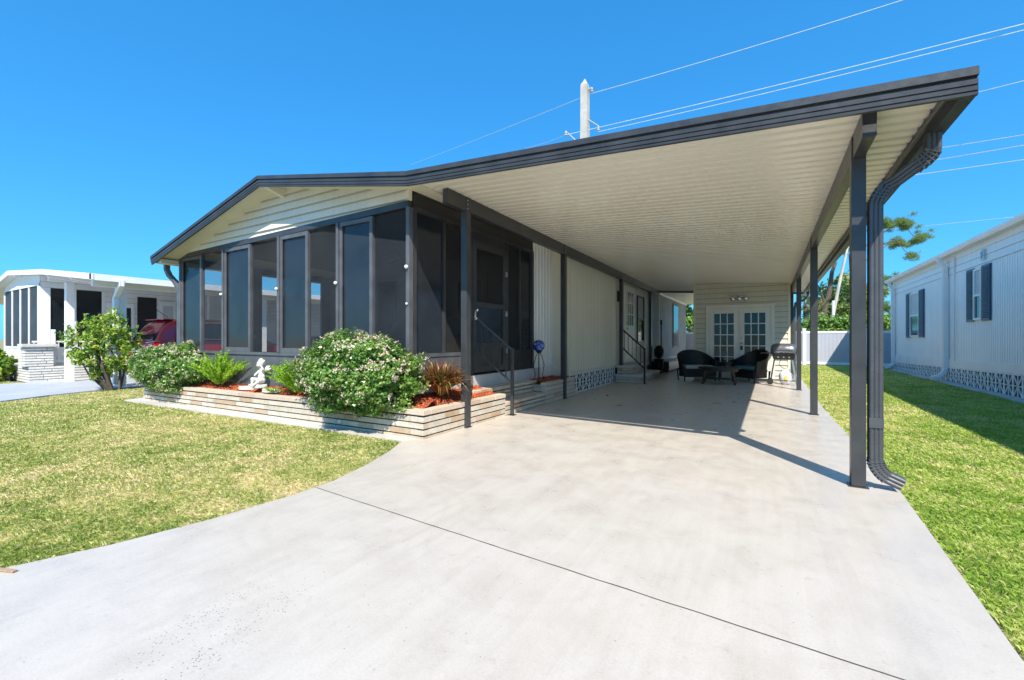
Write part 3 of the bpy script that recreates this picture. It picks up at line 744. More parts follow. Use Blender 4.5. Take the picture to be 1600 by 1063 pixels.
for x, ys_, in ((PX_R, (4.45, 8.30, 12.1, 15.55)), (PX_L, (4.75, 8.02, 12.0, 15.5))):
    for y in ys_:
        zt = ctop(x, y)-.078-.19+.003
        m = MB(); m.box(x-.047, x+.047, y-.05, y+.05, .022, zt)
        m.box(x-.047, x-.0395, y-.05, y+.05, zt, zt+.175); m.box(x+.0395, x+.047, y-.05, y+.05, zt, zt+.175)
        po = m.build('post', trim_dark, carport, .004)
        m = MB(); m.box(x-.065, x+.065, y-.06, y+.06, .0125, .021); m.build('base_plate', trim_dark, po)
        for dz in (.03, .085, .14):
            m = MB(); m.sphere((x+.048, y-.02, zt+dz), .008, 8, 6); m.build('screw', steel, po, 0, True)
# downspout on the front right post
ds = MB()
def arc(a, b, n, f): return [f(a+(b-a)*i/n) for i in range(n+1)]
pts = [(1.055, 4.35, 2.715), (1.055, 4.36, 2.63)]
pts += arc(0, 1, 6, lambda t: (1.055-.10*t*t, 4.36+.04*t, 2.60-.10*t))
pts += [(.86, 4.44, 2.43), (.80, 4.45, 2.40)]
pts += arc(0, 1, 6, lambda t: (.80-.06*(1-(1-t)**2), 4.45, 2.39-.14*t))
pts += [(.74, 4.45, 2.1), (.74, 4.45, 1.0), (.74, 4.45, .25)]
rect_spout(ds, pts, .040, .041, 2, (0, 1, 0)); spout = ds.build('downspout', alu, carport)
el = MB(); q = arc(0, 1, 8, lambda t: (.74+.13*(1-math.cos(t*1.15)), 4.45, .25-.15*math.sin(t*1.15)))
q += [(q[-1][0]+.085, q[-1][1], q[-1][2]-.038)]
rect_spout(el, q, .043, .044, 2, (0, 1, 0)); el.build('outlet_elbow', alu, spout)
el = MB()
for i in range(1, 8):
    a, b = Vector(q[i]), Vector(q[i+1]); d = (b-a).normalized(); rect_spout(el, [a-d*.004, a+d*.004], .053, .054, False, (0, 1, 0))
el.build('elbow_ridges', alu, spout)
for grp in ((3, 4, 5, 6, 7), (10, 11, 12, 13, 14)):
    el = MB()
    for i in grp:
        a, b = Vector(pts[i]), Vector(pts[i+1]); d = (b-a).normalized(); rect_spout(el, [a-d*.004, a+d*.004], .050, .051, False, (0, 1, 0))
    el.build('elbow_ridges', alu, spout)
el = MB(); el.box(.695, .785, 4.395, 4.402, .50, .58); el.build('strap', alu, spout)
el = MB(); rect_spout(el, [(1.055, 15.9, 2.68), (1.055, 15.9, 2.5), (.95, 15.9, 2.38), (.74, 15.9, 2.30), (.72, 15.9, 2.1), (.72, 15.9, .1)], .045, .034, False); el.build('downspout', alu, carport)

# ================================================================== PLANTER
px0, px1, py0, pyr = -11.10, -3.50, 3.90, 5.76
planter = thing('brick_planter', 'long low planter of pale roman bricks with tan cap in front of the screened room', 'planter', (-7.3, 4.0, 0))
mb = MB()
brick_wall(mb, (px0, py0), (px1, py0), -.03, .285, .10, (0, -1)); brick_wall(mb, (px1, py0), (px1, pyr), -.03, .285, .10, (1, 0)); brick_wall(mb, (px0, 4.4), (px0, py0), -.03, .285, .10, (-1, 0))
mb.build('brickwork', brick, planter, 0, False, True)
mb = MB(); brick_wall(mb, (px0-.008, py0-.008), (px1+.008, py0-.008), .285, .362, .13, (0, -1), .08, .42); brick_wall(mb, (px1+.008, py0+.125), (px1+.008, pyr), .285, .362, .13, (1, 0), .08, .42); brick_wall(mb, (px0-.008, 4.4), (px0-.008, py0+.125), .285, .362, .13, (-1, 0), .08, .42)
mb.build('cap', cap_brick, planter, .004, False, True)
mb = MB()
xs = np.linspace(px0+.012, px1-.012, 30)
for i in range(len(xs)-1): mb.box(xs[i], xs[i+1], py0+.010, py0+.09, -.03, .35)
mb.box(px1-.09, px1-.010, py0+.09, pyr-.005, -.03, .35); mb.build('mortar_core', mortar, planter, 0, False, True)
def mulch_h(x, y):
    if x > XC+.02 and y > YW: t = (px1-.1-x)/.45
    else: t = (y-4.0)/.3
    return .335+.13*max(0, min(1, t))+.02*mnoise.noise(Vector((x*4, y*4, 0)))+.012*mnoise.noise(Vector((x*15, y*15, 3)))
mb = MB()
def hf(x0, x1, y0, y1, st=.04, f=mulch_h):
    nx = max(2, int((x1-x0)/st)); ny = max(2, int((y1-y0)/st)); o = len(mb.v)
    for j in range(ny+1):
        for i in range(nx+1):
            x = x0+(x1-x0)*i/nx; y = y0+(y1-y0)*j/ny; mb.v.append((x, y, f(x, y)))
    for j in range(ny):
        for i in range(nx): a = o+j*(nx+1)+i; mb.f.append((a, a+1, a+nx+2, a+nx+1))
hf(px0+.1, px1-.1, 4.0, YW-.01); hf(XC+.03, px1-.1, YW-.01, pyr-.02)
mul = mb.build('mulch', mulch_base, planter, 0, True, True)
def chips(regions, n, f, name, parent, shear=True, size=.018):
    P = []
    areas = [(b-a)*(d-c) for a, b, c, d in regions]; tot = sum(areas)
    for (a, b, c, d), A in zip(regions, areas):
        k = int(n*A/tot); X = rng.uniform(a, b, k); Y = rng.uniform(c, d, k)
        P += [(x, y, f(x, y)+rng.uniform(0, .012)+(gz(x) if shear else 0)) for x, y in zip(X, Y)]
    P = np.array(P); N = np.tile([0, 0, 1.], (len(P), 1)); v, fa = leaf_quads(P, N, size, .9, 4.0)
    return np_mesh(name, v, fa, mulch_chip, parent)
tag(chips([(px0+.1, px1-.1, 4.0, YW-.02), (XC+.04, px1-.1, YW, pyr-.03)], 22000, mulch_h, 'mulch_chips', mul), kind='stuff')

# ================================================================== ENTRY STEPS + SIDE PLANTER
st = thing('entry_steps', 'two shallow steps of pale roman bricks below the screen door', 'steps', (-3.7, 6.5, 0))
mb = MB(); brick_wall(mb, (-3.50, pyr+.004), (-3.50, 7.196), .012, .155, .09, (1, 0)); mb.build('brickwork', brick, st)
mb = MB(); brick_wall(mb, (-3.50, pyr+.004), (-3.50, 7.196), .155, .225, .12, (1, 0), .08, .2); mb.build('tread_edge', cap_brick, st, .003)
mb = MB(); mb.box(-4.0, -3.625, pyr+.004, 7.196, .012, .218); mb.build('lower_tread', strip_conc, st)
mb = MB(); brick_wall(mb, (-3.78, pyr+.004), (-3.78, 7.35), .219, .36, .08, (1, 0)); mb.build('riser', brick, st)
mb = MB(); brick_wall(mb, (-3.772, 5.3), (-3.772, 7.35), .36, .43, .12, (1, 0), .08, .22); mb.build('landing_edge', brick, st, .003)
mb = MB(); mb.box(-4.018, -3.895, 5.3, 7.35, .22, .423); mb.box(-3.9, -3.8, 5.3, pyr, .3, .36); mb.build('landing', strip_conc, st)
sp2 = thing('small_planter', 'small brick planter with red mulch beside the entry steps under the glass globe', 'planter', (-3.7, 7.8, 0))
mb = MB(); brick_wall(mb, (-3.50, 7.204), (-3.50, 8.6), .012, .33, .09, (1, 0)); brick_wall(mb, (-3.76, 7.204), (-3.50, 7.204), .23, .33, .05, (0, -1)); mb.build('brickwork', brick, sp2)
mb = MB(); brick_wall(mb, (-3.495, 7.2), (-3.495, 8.6), .33, .405, .12, (1, 0), .08, .4); mb.build('cap', cap_brick, sp2, .003)
mb = MB(); mb.box(-3.8, -3.51, 7.215, 8.59, .015, .345); mb.build('mortar_core', mortar_pale, sp2)
mh2 = lambda x, y: .40+.03*mnoise.noise(Vector((x*6, y*6, 2)))
mb = MB(); hf(-4.02, -3.61, 7.36, 8.58, .04, mh2); m2 = mb.build('mulch', mulch_base, sp2, 0, True)
tag(chips([(-4.02, -3.61, 7.36, 8.58)], 2500, mh2, 'mulch_chips', m2, False), kind='stuff')

def handrail(name, label, post, head, foot_z, nb, loc, zpost=1.03):
    """post = (x,y) of the newel, head = (x,y,z) of the rail's upper end"""
    t = thing(name, label, 'handrail', (post[0], post[1], foot_z))
    n = MB(); n.box(post[0]-.022, post[0]+.022, post[1]-.022, post[1]+.022, foot_z+.01, zpost+.03); n.build('newel', trim_dark if loc else black_iron, t, .003)
    n = MB(); n.box(post[0]-.05, post[0]+.05, post[1]-.05, post[1]+.05, foot_z, foot_z+.01); n.build('base_plate', black_iron, t)
    mt = trim_dark if loc else black_iron
    a = Vector((post[0], post[1], zpost)); b = Vector(head)
    n = MB(); n.beam(a, b, .04, .028); n.build('top_rail', mt, t, .003)
    dz = .52
    n = MB(); n.beam(a-Vector((0, 0, dz)), b-Vector((0, 0, dz)), .028, .028); n.build('bottom_rail', mt, t)
    for k in range(nb):
        f = (k+1)/(nb+1); p = a.lerp(b, f); n = MB(); n.beam(p-Vector((0, 0, dz-.012)), p-Vector((0, 0, .012)), .014, .014); n.build('baluster', mt, t)
    return t
handrail('handrail', 'dark grey metal handrail climbing to the screen door', (-3.44, 5.87), (-4.02, 5.68, 1.56), .0125, 5, True)
handrail('handrail', 'black metal handrail beside the rear steps in the carport shade', (-2.80, 11.70), (-3.60, 12.25, 1.52), .0125, 5, False, .93)
s2 = thing('rear_steps', 'two brick steps with pale treads below the white door under the carport', 'steps', (-3.3, 12.9, 0))
mb = MB(); brick_wall(mb, (-2.92, 11.78), (-2.92, 13.95), .012, .17, .09, (1, 0)); brick_wall(mb, (-3.6, 11.78), (-2.92, 11.78), .012, .17, .09, (0, -1)); brick_wall(mb, (-3.25, 11.95), (-3.25, 13.9), .245, .40, .09, (1, 0)); brick_wall(mb, (-3.6, 11.95), (-3.25, 11.95), .245, .40, .09, (0, -1)); mb.build('brickwork', brick, s2)
mb = MB(); mb.box(-3.62, -2.87, 11.73, 13.98, .17, .24); mb.build('lower_tread', strip_conc, s2, .008)
mb = MB(); mb.box(-3.62, -3.2, 11.9, 13.93, .40, .47); mb.build('upper_tread', strip_conc, s2, .008)
mb = MB(); mb.box(-3.62, -2.935, 11.795, 13.93, .013, .168); mb.box(-3.62, -3.265, 11.965, 13.88, .242, .398); mb.build('mortar_core', mortar_pale, s2)

# ================================================================== SHED
YSH = 14.4
shed = thing('utility_room', 'cream lap sided utility room closing the far end of the carport', 'shed', (-.7, 15.5, 0))
mb = MB(); zl = lambda x: ctop(x, YSH)-.078
lap(mb, [(0, .012), (2.46, .012), (2.46, zl(.53)), (0, zl(-1.93))], (-1.93, YSH+.008, 0), (1, 0, 0), (0, -1, 0), .15, .024, .012)
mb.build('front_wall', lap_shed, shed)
mb = MB(); mb.box(-1.93, .53, YSH+.02, 18, .012, 2.74); mb.build('body_wall', siding_cream, shed)
mb = MB(); mb.box(-1.965, -1.90, YSH-.02, YSH+.06, .012, zl(-1.93)-.003); mb.box(.50, .555, YSH-.02, YSH+.06, .012, zl(.53)-.003); mb.build('corner_trim', soffit_cream, shed)
fd0, fd1 = -1.52, .09
mb = MB(); mb.box(fd0-.09, fd0, YSH-.05, YSH-.016, .012, 2.21); mb.box(fd1, fd1+.09, YSH-.05, YSH-.016, .012, 2.21); mb.box(fd0-.0, fd1+.0, YSH-.05, YSH-.016, 2.12, 2.21); mb.build('door_casing', door_white, shed, .004)
fmid = (fd0+fd1)/2
for s_, (a, b) in enumerate(((fd0+.005, fmid-.004), (fmid+.004, fd1-.005))):
    mb = MB(); z0, z1 = .05, 2.115; ga, gb, gz0, gz1 = a+.12, b-.12, .36, 1.97
    for bx in ((a, ga, z0, z1), (gb, b, z0, z1), (ga, gb, z0, gz0), (ga, gb, gz1, z1)): mb.box(bx[0], bx[1], YSH-.045, YSH-.017, bx[2], bx[3])
    dleaf = mb.build('french_door', door_white, shed, .003)
    mb = MB(); mb.box(ga, gb, YSH-.028, YSH-.022, gz0, gz1); gl = mb.build('door_glass', glass_dark, dleaf)
    mb = MB()
    for k in range(4): x = ga+(gb-ga)*k/3; mb.box(x-.014, x+.014, YSH-.052, YSH-.029, gz0-.01, gz1+.01)
    for k in range(6): z = gz0+(gz1-gz0)*k/5; mb.box(ga-.01, gb+.01, YSH-.0555, YSH-.0525, z-.014, z+.014)
    mb.build('glazing_bars', white_paint, gl)
    if s_ == 1:
        mb = MB(); mb.sphere((a+.06, YSH-.075, 1.08), .035); mb.build('handle', steel, dleaf, 0, True); mb = MB(); mb.sphere((a+.06, YSH-.065, 1.24), .03); mb.build('deadbolt', steel, dleaf, 0, True)
        mb = MB(); mb.box(a+.03, a+.09, YSH-.10, YSH-.06, .88, 1.0); mb.build('key_box', black_iron, dleaf, .006)
cl = thing('ceiling_light', 'triple glass lobed light above the french doors', 'light', (-.71, YSH-.05, 2.42))
mb = MB(); mb.lathe((-.71, YSH-.10, 2.44), [(.07, 0), (.075, .02), (.02, .04)], 16); mb.box(-.92, -.50, YSH-.115, YSH-.085, 2.425, 2.44); mb.beam((-.71, YSH-.10, 2.44), (-.71, YSH-.01, 2.44), .03, .03); mb.build('bracket', steel, cl)
for x in (-.88, -.71, -.54):
    mb = MB(); mb.lathe((x, YSH-.11, 2.34), [(.04, -.02), (.075, 0), (.09, .04), (.075, .08), (.04, .10)], 14); mb.build('glass_shade', chrome, cl, 0, True)

# ================================================================== PATIO FURNITURE
def xf(o, cx, cy, rot):
    """turn a local plan point into the world"""
    c, s = math.cos(rot), math.sin(rot)
    return lambda x, y, z: (cx+c*x-s*y, cy+s*x+c*y, z)
def wicker_chair(name, label, cx, cy, rot, wd, dp, back, cush, group=None, cat='chair', z0=0.0125, m=None):
    """tub chair facing -y in its own frame; back sweeps down into arms"""
    t = thing(name, label, cat, (cx, cy, z0), group); F = xf(None, cx, cy, rot); m = m or wicker
    hw = wd/2; n = 26; arm = .58
    mb = MB()
    def prof(a):   # a from 0 (left front) to 1 (right front) round the back
        th = math.pi*(a); x = -math.cos(th)*hw; y = -dp*.42+math.sin(th)**.6*dp*.85
        k = max(0, math.sin(th))**1.0; h = arm+(back-arm)*k; return x, y, h
    rings = []
    for i in range(n+1):
        x, y, h = prof(i/n); nx, ny = x/hw, (y+.1)/dp; L = math.hypot(nx, ny)+1e-6; nx, ny = nx/L, ny/L
        ring = []
        for (o, z) in ((0, .14), (0, .40), (.025, h-.03), (.035, h), (.0, h+.02), (-.035, h), (-.03, h-.03), (-.04, .40), (-.04, .14)):
            flare = o+(.05*(z-.3) if z > .3 else 0); ring.append(F(x+nx*flare, y+ny*flare, z+z0))
        rings.append(ring)
    k = len(rings[0]); vs = [p for r_ in rings for p in r_]
    mb.add(vs, [(i*k+j, i*k+(j+1) % k, (i+1)*k+(j+1) % k, (i+1)*k+j) for i in range(n) for j in range(k)]+[tuple(range(k)), tuple(n*k+j for j in range(k))])
    mb.build('backrest', m, t, 0, True)
    mb = MB(); P = [F(x, y, z0+.30) for x, y in ((-hw+.05, -dp*.46), (hw-.05, -dp*.46), (hw-.06, dp*.2), (hw*.6, dp*.36), (-hw*.6, dp*.36), (-hw+.06, dp*.2))]
    mb.prism(P, (0, 0, .05)); P2 = [F(x, y, z0+.12) for x, y in ((-hw+.05, -dp*.46), (hw-.05, -dp*.46), (hw-.05, -dp*.43), (-hw+.05, -dp*.43))]; mb.prism(P2, (0, 0, .18)); mb.build('seat', m, t, .006)
    mb = MB(); P = [F(x, y, z0+.352) for x, y in ((-hw+.09, -dp*.45), (hw-.09, -dp*.45), (hw-.10, dp*.22), (-hw+.10, dp*.22))]; mb.prism(P, (0, 0, .09)); mb.build('cushion', cush, t, .03)
    for sx in (-1, 1):
        for yy in (-.42, .30):
            mb = MB(); mb.tube([F(sx*(hw-.06)*(1.04 if yy < 0 else .9), yy*dp*1.05, z0), F(sx*(hw-.06), yy*dp, z0+.32)], [.018, .024], 8); mb.build('leg', m, t)
    return t
wicker_chair('wicker_loveseat', 'dark wicker chair with pale cushion and round back, left of the coffee table', -1.80, 13.45, R(35), .98, .66, .86, cushion_pale, None, 'chair')
wicker_chair('wicker_armchair', 'dark wicker armchair with teal cushion standing before the right french door', -.36, 13.75, R(-42), .84, .72, .88, cushion_teal, None, 'chair')
def oval_table(name, label, cx, cy, rx, ry, h, legs=4, shelf=True, mat=dark_wood):
    t = thing(name, label, 'table', (cx, cy, .0125)); mb = MB()
    mb.lathe((cx, cy, h-.04), [(rx*.97, 0), (rx, .012), (rx, .03), (rx*.98, .042)], 28, 1, ry/rx); mb.lathe((cx, cy, h-.11), [(rx*.86, 0), (rx*.88, .065)], 28, 1, ry/rx); mb.build('tabletop', mat, t, 0)
    for sx in (-1, 1):
        for sy in (-1, 1):
            mb = MB(); mb.tube([(cx+sx*rx*.74, cy+sy*ry*.66, .0125), (cx+sx*rx*.62, cy+sy*ry*.6, h-.1)], [.026, .03], 8); mb.build('leg', mat, t)
    if shelf: mb = MB(); mb.lathe((cx, cy, .14), [(rx*.6, 0), (rx*.6, .025)], 20, 1, ry/rx); mb.build('shelf', mat, t)
    return t
oval_table('coffee_table', 'dark oval coffee table between the two wicker chairs', -1.10, 12.75, .52, .34, .46)
oval_table('side_table', 'small dark side table behind the coffee table against the left french door', -1.02, 13.95, .24, .22, .54, 4, False)
bn = thing('storage_bench', 'long dark bench with pale top along the house wall', 'bench', (-3.2, 17, .0125))
mb = MB(); mb.box(-3.58, -3.02, 16.2, 18.6, .06, .38); mb.build('body', dark_wood, bn, .01)
mb = MB(); mb.box(-3.6, -3.0, 16.15, 18.65, .381, .43); mb.build('top', strip_conc, bn, .008)
for y in (16.3, 18.5):
    for x in (-3.52, -3.08): mb = MB(); mb.box(x-.03, x+.03, y-.03, y+.03, .0125, .059); mb.build('leg', dark_wood, bn)
pt = thing('dark_pot_plant', 'tall dark pot with dark foliage at the near end of the bench', 'potted plant', (-3.3, 15.85, .0125))
mb = MB(); mb.lathe((-3.3, 15.85, .0125), [(.10, 0), (.13, .05), (.17, .30), (.16, .42), (.18, .46), (.18, .49)], 18); mb.build('pot', black_iron, pt, 0, True)
P = rng.normal(size=(900, 3)); P /= np.linalg.norm(P, axis=1, keepdims=True); Nn = P.copy(); P = P*np.array([.17, .17, .24])*rng.uniform(.5, 1, (900, 1))+np.array([-3.3, 15.85, .74])
v, f = leaf_quads(P, Nn, .045, .8); dark_leaf = foliage('dark_leaves', [(0, (.012, .02, .01)), (1, (.03, .05, .02))], .4); np_mesh('foliage', v, f, dark_leaf, pt)

# grill
gx, gy = .36, 13.45
gr = thing('gas_grill', 'black gas grill with grey lid on open legs beside the carport posts', 'grill', (gx, gy, .0125))
mb = MB(); pr = [(-.17, .80), (-.19, .90), (-.17, 1.0), (-.10, 1.06), (0, 1.085), (.10, 1.06), (.17, 1.0), (.19, .90), (.17, .80)]
mb.sweep([((gx+x, gy, .80), (0, k_, 0), (0, 0, k_)) for x, k_ in ((-.29, .45), (-.28, .68), (-.26, .84), (-.22, .95), (-.15, 1), (.15, 1), (.22, .95), (.26, .84), (.28, .68), (.29, .45))], [(p, q-.80) for p, q in pr]); mb.build('lid', grill_lid, gr, 0, True)
mb = MB(); mb.tube([(gx-.18, gy-.19, .90), (gx-.18, gy-.225, .90), (gx+.18, gy-.225, .90), (gx+.18, gy-.19, .90)], .010, 8); mb.build('handle', grill_black, gr)
mb = MB(); mb.prism([(gx-.26, gy-.20, .795), (gx+.26, gy-.20, .795), (gx+.22, gy-.17, .66), (gx-.22, gy-.17, .66)], (0, .38, 0)); mb.build('firebox', grill_black, gr, .02)
mb = MB(); mb.box(gx-.52, gx-.262, gy-.16, gy+.16, .82, .845); mb.build('side_shelf', grill_black, gr, .006)
mb = MB(); mb.box(gx-.24, gx+.24, gy-.235, gy-.205, .70, .76)
mb.build('control_panel', grill_black, gr, .005)
for dx_ in (-.12, 0, .12): mb = MB(); mb.tube([(gx+dx_, gy-.236, .73), (gx+dx_, gy-.262, .73)], .02, 10); mb.build('knob', steel, gr)
for sx in (-1, 1):
    for sy in (-1, 1):
        mb = MB(); mb.beam((gx+sx*.20, gy+sy*.14, .66), (gx+sx*.29, gy+sy*.17, .05 if sx < 0 else .013), .03, .03); mb.build('leg', steel if sx > 0 else trim_dark, gr)
for sy in (-1, 1):
    mb = MB(); mb.tube([(gx-.30, gy+sy*.20-.015, .085), (gx-.30, gy+sy*.20+.015, .085)], .072, 16); mb.build('wheel', rubber, gr)
mb = MB(); mb.beam((gx-.29, gy-.17, .12), (gx+.29, gy-.17, .12), .02, .02); mb.beam((gx-.29, gy+.17, .12), (gx+.29, gy+.17, .12), .02, .02); mb.build('cross_rail', trim_dark, gr)
mb = MB(); mb.tube([(gx-.05, gy, .66), (gx-.10, gy-.02, .55), (gx-.04, gy-.03, .46), (gx+.04, gy, .43)], .008, 6); mb.build('gas_hose', rubber, gr)
tk = thing('propane_tank', 'white propane tank standing under the gas grill', 'gas tank', (gx+.05, gy, .0125))
mb = MB(); mb.lathe((gx+.05, gy, .0125), [(.10, 0), (.10, .03), (.13, .06), (.152, .12), (.152, .26), (.12, .32), (.06, .345)], 22); mb.build('body', tank_white, tk, 0, True)
mb = MB()
for a in range(14):
    if a in (0, 7): continue
    th = 2*math.pi*a/14; mb.box(gx+.05+.085*math.cos(th)-.018, gx+.05+.085*math.cos(th)+.018, gy+.085*math.sin(th)-.006, gy+.085*math.sin(th)+.006, .34, .43)
mb.build('collar', tank_white, tk)
mb = MB(); mb.tube([(gx+.05, gy, .355), (gx+.05, gy, .42)], .022, 10); mb.build('valve', steel, tk)
mb = MB(); mb.box(gx+.05-.03, gx+.05+.04, gy-.160, gy-.154, .14, .24); mb.build('sticker', yellow_sticker, tk)

# ================================================================== THINGS IN THE SCREENED ROOM
wicker_chair('room_wicker_chair', 'wicker chair behind the third screen bay of the front room', -5.75, 5.9, R(20), .75, .7, .98, cushion_pale, None, 'chair', .601, simple('pale_wicker', (.22, .20, .18), .6, 0, .3, 40))
wicker_chair('room_wicker_chair', 'wicker chair behind the rightmost screen bay of the front room', -4.75, 5.8, R(-10), .8, .7, 1.0, cushion_pale, None, 'chair', .601, MATS['pale_wicker'])
rt_ = thing('room_table', 'pale wooden table seen through the second screen bay', 'table', (-7.7, 5.4, .6))
mb = MB(); mb.box(-8.2, -7.2, 5.1, 5.7, 1.20, 1.25); mb.build('tabletop', table_wood, rt_, .005)
for x in (-8.14, -7.26):
    for y in (5.16, 5.64): mb = MB(); mb.box(x-.03, x+.03, y-.03, y+.03, .601, 1.199); mb.build('leg', table_wood, rt_)
cf = thing('ceiling_fan', 'dark ceiling fan hanging in the screened front room', 'fan', (-5.9, 6.0, 2.9))
mb = MB(); mb.tube([(-5.9, 6, 2.955), (-5.9, 6, 2.78)], .015, 8); mb.build('rod', dark_wood, cf)
mb = MB(); mb.lathe((-5.9, 6, 2.68), [(.05, 0), (.11, .03), (.11, .08), (.05, .11)], 18); mb.build('motor', dark_wood, cf, 0, True)
for k in range(5):
    th = k*2*math.pi/5+.3; c, s_ = math.cos(th), math.sin(th)
    mb = MB(); mb.beam((-5.9+c*.12, 6+s_*.12, 2.72), (-5.9+c*.62, 6+s_*.62, 2.70), .13, .012); mb.build('blade', dark_wood, cf)
ho = thing('ornament_column', 'white fluted ornament column inside the left screen bay', 'ornament', (-8.95, 4.9, .6))
mb = MB(); mb.lathe((-8.95, 4.9, .601), [(.09, 0), (.09, .06), (.05, .10), (.045, .58), (.08, .64), (.08, .69)], 14); mb.build('column', plaster, ho, 0, True)

# ================================================================== GARDEN ORNAMENTS
gl_ = thing('gazing_globe', 'mottled blue glass globe on a curled iron stand beside the entry steps', 'garden ornament', (-3.80, 7.50, .42))
globe_m, gt_ = newmat('blue_mosaic_glass'); vo = gt_.new('ShaderNodeTexVoronoi'); vo.inputs['Scale'].default_value = 22; gt_.l(gt_.coord('pos'), vo.inputs['Vector'])
gt_.l(gt_.ramp(vo.outputs['Color'], [(.2, (.01, .02, .10)), (.5, (.02, .06, .35)), (.75, (.10, .20, .55)), (1, (.5, .55, .75))]), gt_.p.inputs['Base Color']); gt_.p.inputs['Roughness'].default_value = .1; gt_.p.inputs['Coat Weight'].default_value = .6
mb = MB(); mb.sphere((-3.80, 7.50, 1.07), .115, 24, 16); mb.build('globe', globe_m, gl_, 0, True)
for k in range(4):
    th = k*math.pi/2+.5; c, s_ = math.cos(th), math.sin(th)
    mb = MB(); mb.tube([(-3.80+c*.10, 7.50+s_*.10, .40), (-3.80+c*.07, 7.5+s_*.07, .50), (-3.80+c*.10, 7.5+s_*.10, .70), (-3.80+c*.06, 7.5+s_*.06, .86), (-3.80+c*.02, 7.5+s_*.02, .93), (-3.80+c*.06, 7.5+s_*.06, .975)], .008, 6); mb.build('stand_leg', black_iron, gl_)
mb = MB(); mb.lathe((-3.80, 7.5, .93), [(.03, 0), (.05, .015), (.045, .03)], 14); mb.build('cup', black_iron, gl_)
pp = thing('drain_hose', 'thin white pipe slanting down the ribbed wall behind the globe', 'pipe', (-3.85, 7.9, .4))
mb = MB(); mb.tube([(-4.03, 7.72, 1.0), (-3.95, 7.8, .98), (-3.8, 8.1, .70), (-3.68, 8.35, .45)], .012, 8); mb.build('pipe', white_paint, pp, 0, True)

stt = thing('cherub_statue', 'white plaster cherub sitting in the mulch between two ferns', 'statue', (-7.17, 4.08, .43))
def blob(parts, name, mat, parent, vox=.008):
    mb = MB()
    for p in parts:
        if len(p) == 2: mb.sphere(p[0], p[1], 16, 10)
        else: mb.tube([p[0], p[1]], list(p[2]), 12); mb.sphere(p[0], p[2][0], 12, 8); mb.sphere(p[1], p[2][1], 12, 8)
    o = mb.build(name, mat, parent)
    r = o.modifiers.new('r', 'REMESH'); r.mode = 'VOXEL'; r.voxel_size = vox; r.use_smooth_shade = True
    s = o.modifiers.new('s', 'SMOOTH'); s.iterations = 3
    return o
bx, by, bz = -7.17, 4.07, .46
q_ = lambda x, y, z: (bx+x, by+y, bz+z)
blob([(q_(0, .02, .13), (.075, .06, .085)), (q_(0, .02, .21), (.065, .05, .065)), (q_(0, .01, .07), (.095, .075, .06)),
      (q_(-.05, 0, .07), q_(-.07, -.12, .10), (.042, .032)), (q_(-.07, -.12, .10), q_(-.06, -.13, .0), (.030, .022)), (q_(-.06, -.13, 0), q_(-.07, -.18, -.005), (.022, .018)),
      (q_(.05, 0, .07), q_(.09, -.10, .06), (.042, .032)), (q_(.09, -.10, .06), q_(.05, -.16, .0), (.030, .022)), (q_(.05, -.16, 0), q_(.03, -.20, 0), (.02, .016)),
      (q_(-.065, .01, .235), q_(-.11, -.04, .17), (.026, .02)), (q_(-.11, -.04, .17), q_(-.05, -.09, .16), (.02, .015)),
      (q_(.065, .01, .235), q_(.12, -.02, .27), (.026, .02)), (q_(.12, -.02, .27), q_(.09, -.05, .35), (.02, .015)),
      (q_(0, .01, .25), q_(0, 0, .30), (.028, .028)), (q_(0, -.005, .36), (.062, .064, .070)), (q_(0, -.066, .352), (.010, .012, .012)), (q_(-.022, -.055, .335), (.02, .016, .018)), (q_(.022, -.055, .335), (.02, .016, .018)),
      (q_(-.062, .0, .355), (.01, .014, .018)), (q_(.062, .0, .355), (.01, .014, .018))], 'body', plaster, stt, .006)
blob([(q_(math.cos(a)*.05, .012+math.sin(a)*.045, .39+.02*math.sin(a*3)), .028) for a in np.linspace(-.4, 3.6, 9)]+[(q_(0, .01, .42), .045), (q_(-.03, .0, .425), .026), (q_(.03, 0, .425), .026)], 'hair', plaster, stt, .006)
for sx in (-1, 1):
    mb = MB()
    for k in range(5):
        a = R(25+k*18); L = .17-.02*k; p0 = Vector(q_(sx*.02, .075, .22)); d = Vector((sx*math.cos(a), .25, math.sin(a)))
        mb.tube([p0, p0+d*L*.6, p0+d*L], [.014, .022, .006], 8)
    mb.build('wing', plaster, stt, 0, True)
mb = MB(); mb.lathe((bx, by-.02, .40), [(.13, 0), (.15, .02), (.13, .06)], 14, 1.1, .9); mb.build('rock_base', plaster, stt, 0, True)
for (x, y, lab) in ((-7.62, 4.09, 'flat pale stone left of the cherub statue'), (-6.85, 4.05, 'flat pale stone right of the cherub statue')):
    mb = MB(); n = 12
    P = [(x+(.2+.03*math.sin(k*2.3))*math.cos(2*math.pi*k/n), y+(.085+.015*math.sin(k*1.7))*math.sin(2*math.pi*k/n), .375) for k in range(n)]
    mb.prism(P, (0, 0, .05)); o = mb.build('stepping_stone', stone_slab, None, .008, False, True); tag(o, lab, 'stone', 'flat stones in the planter')

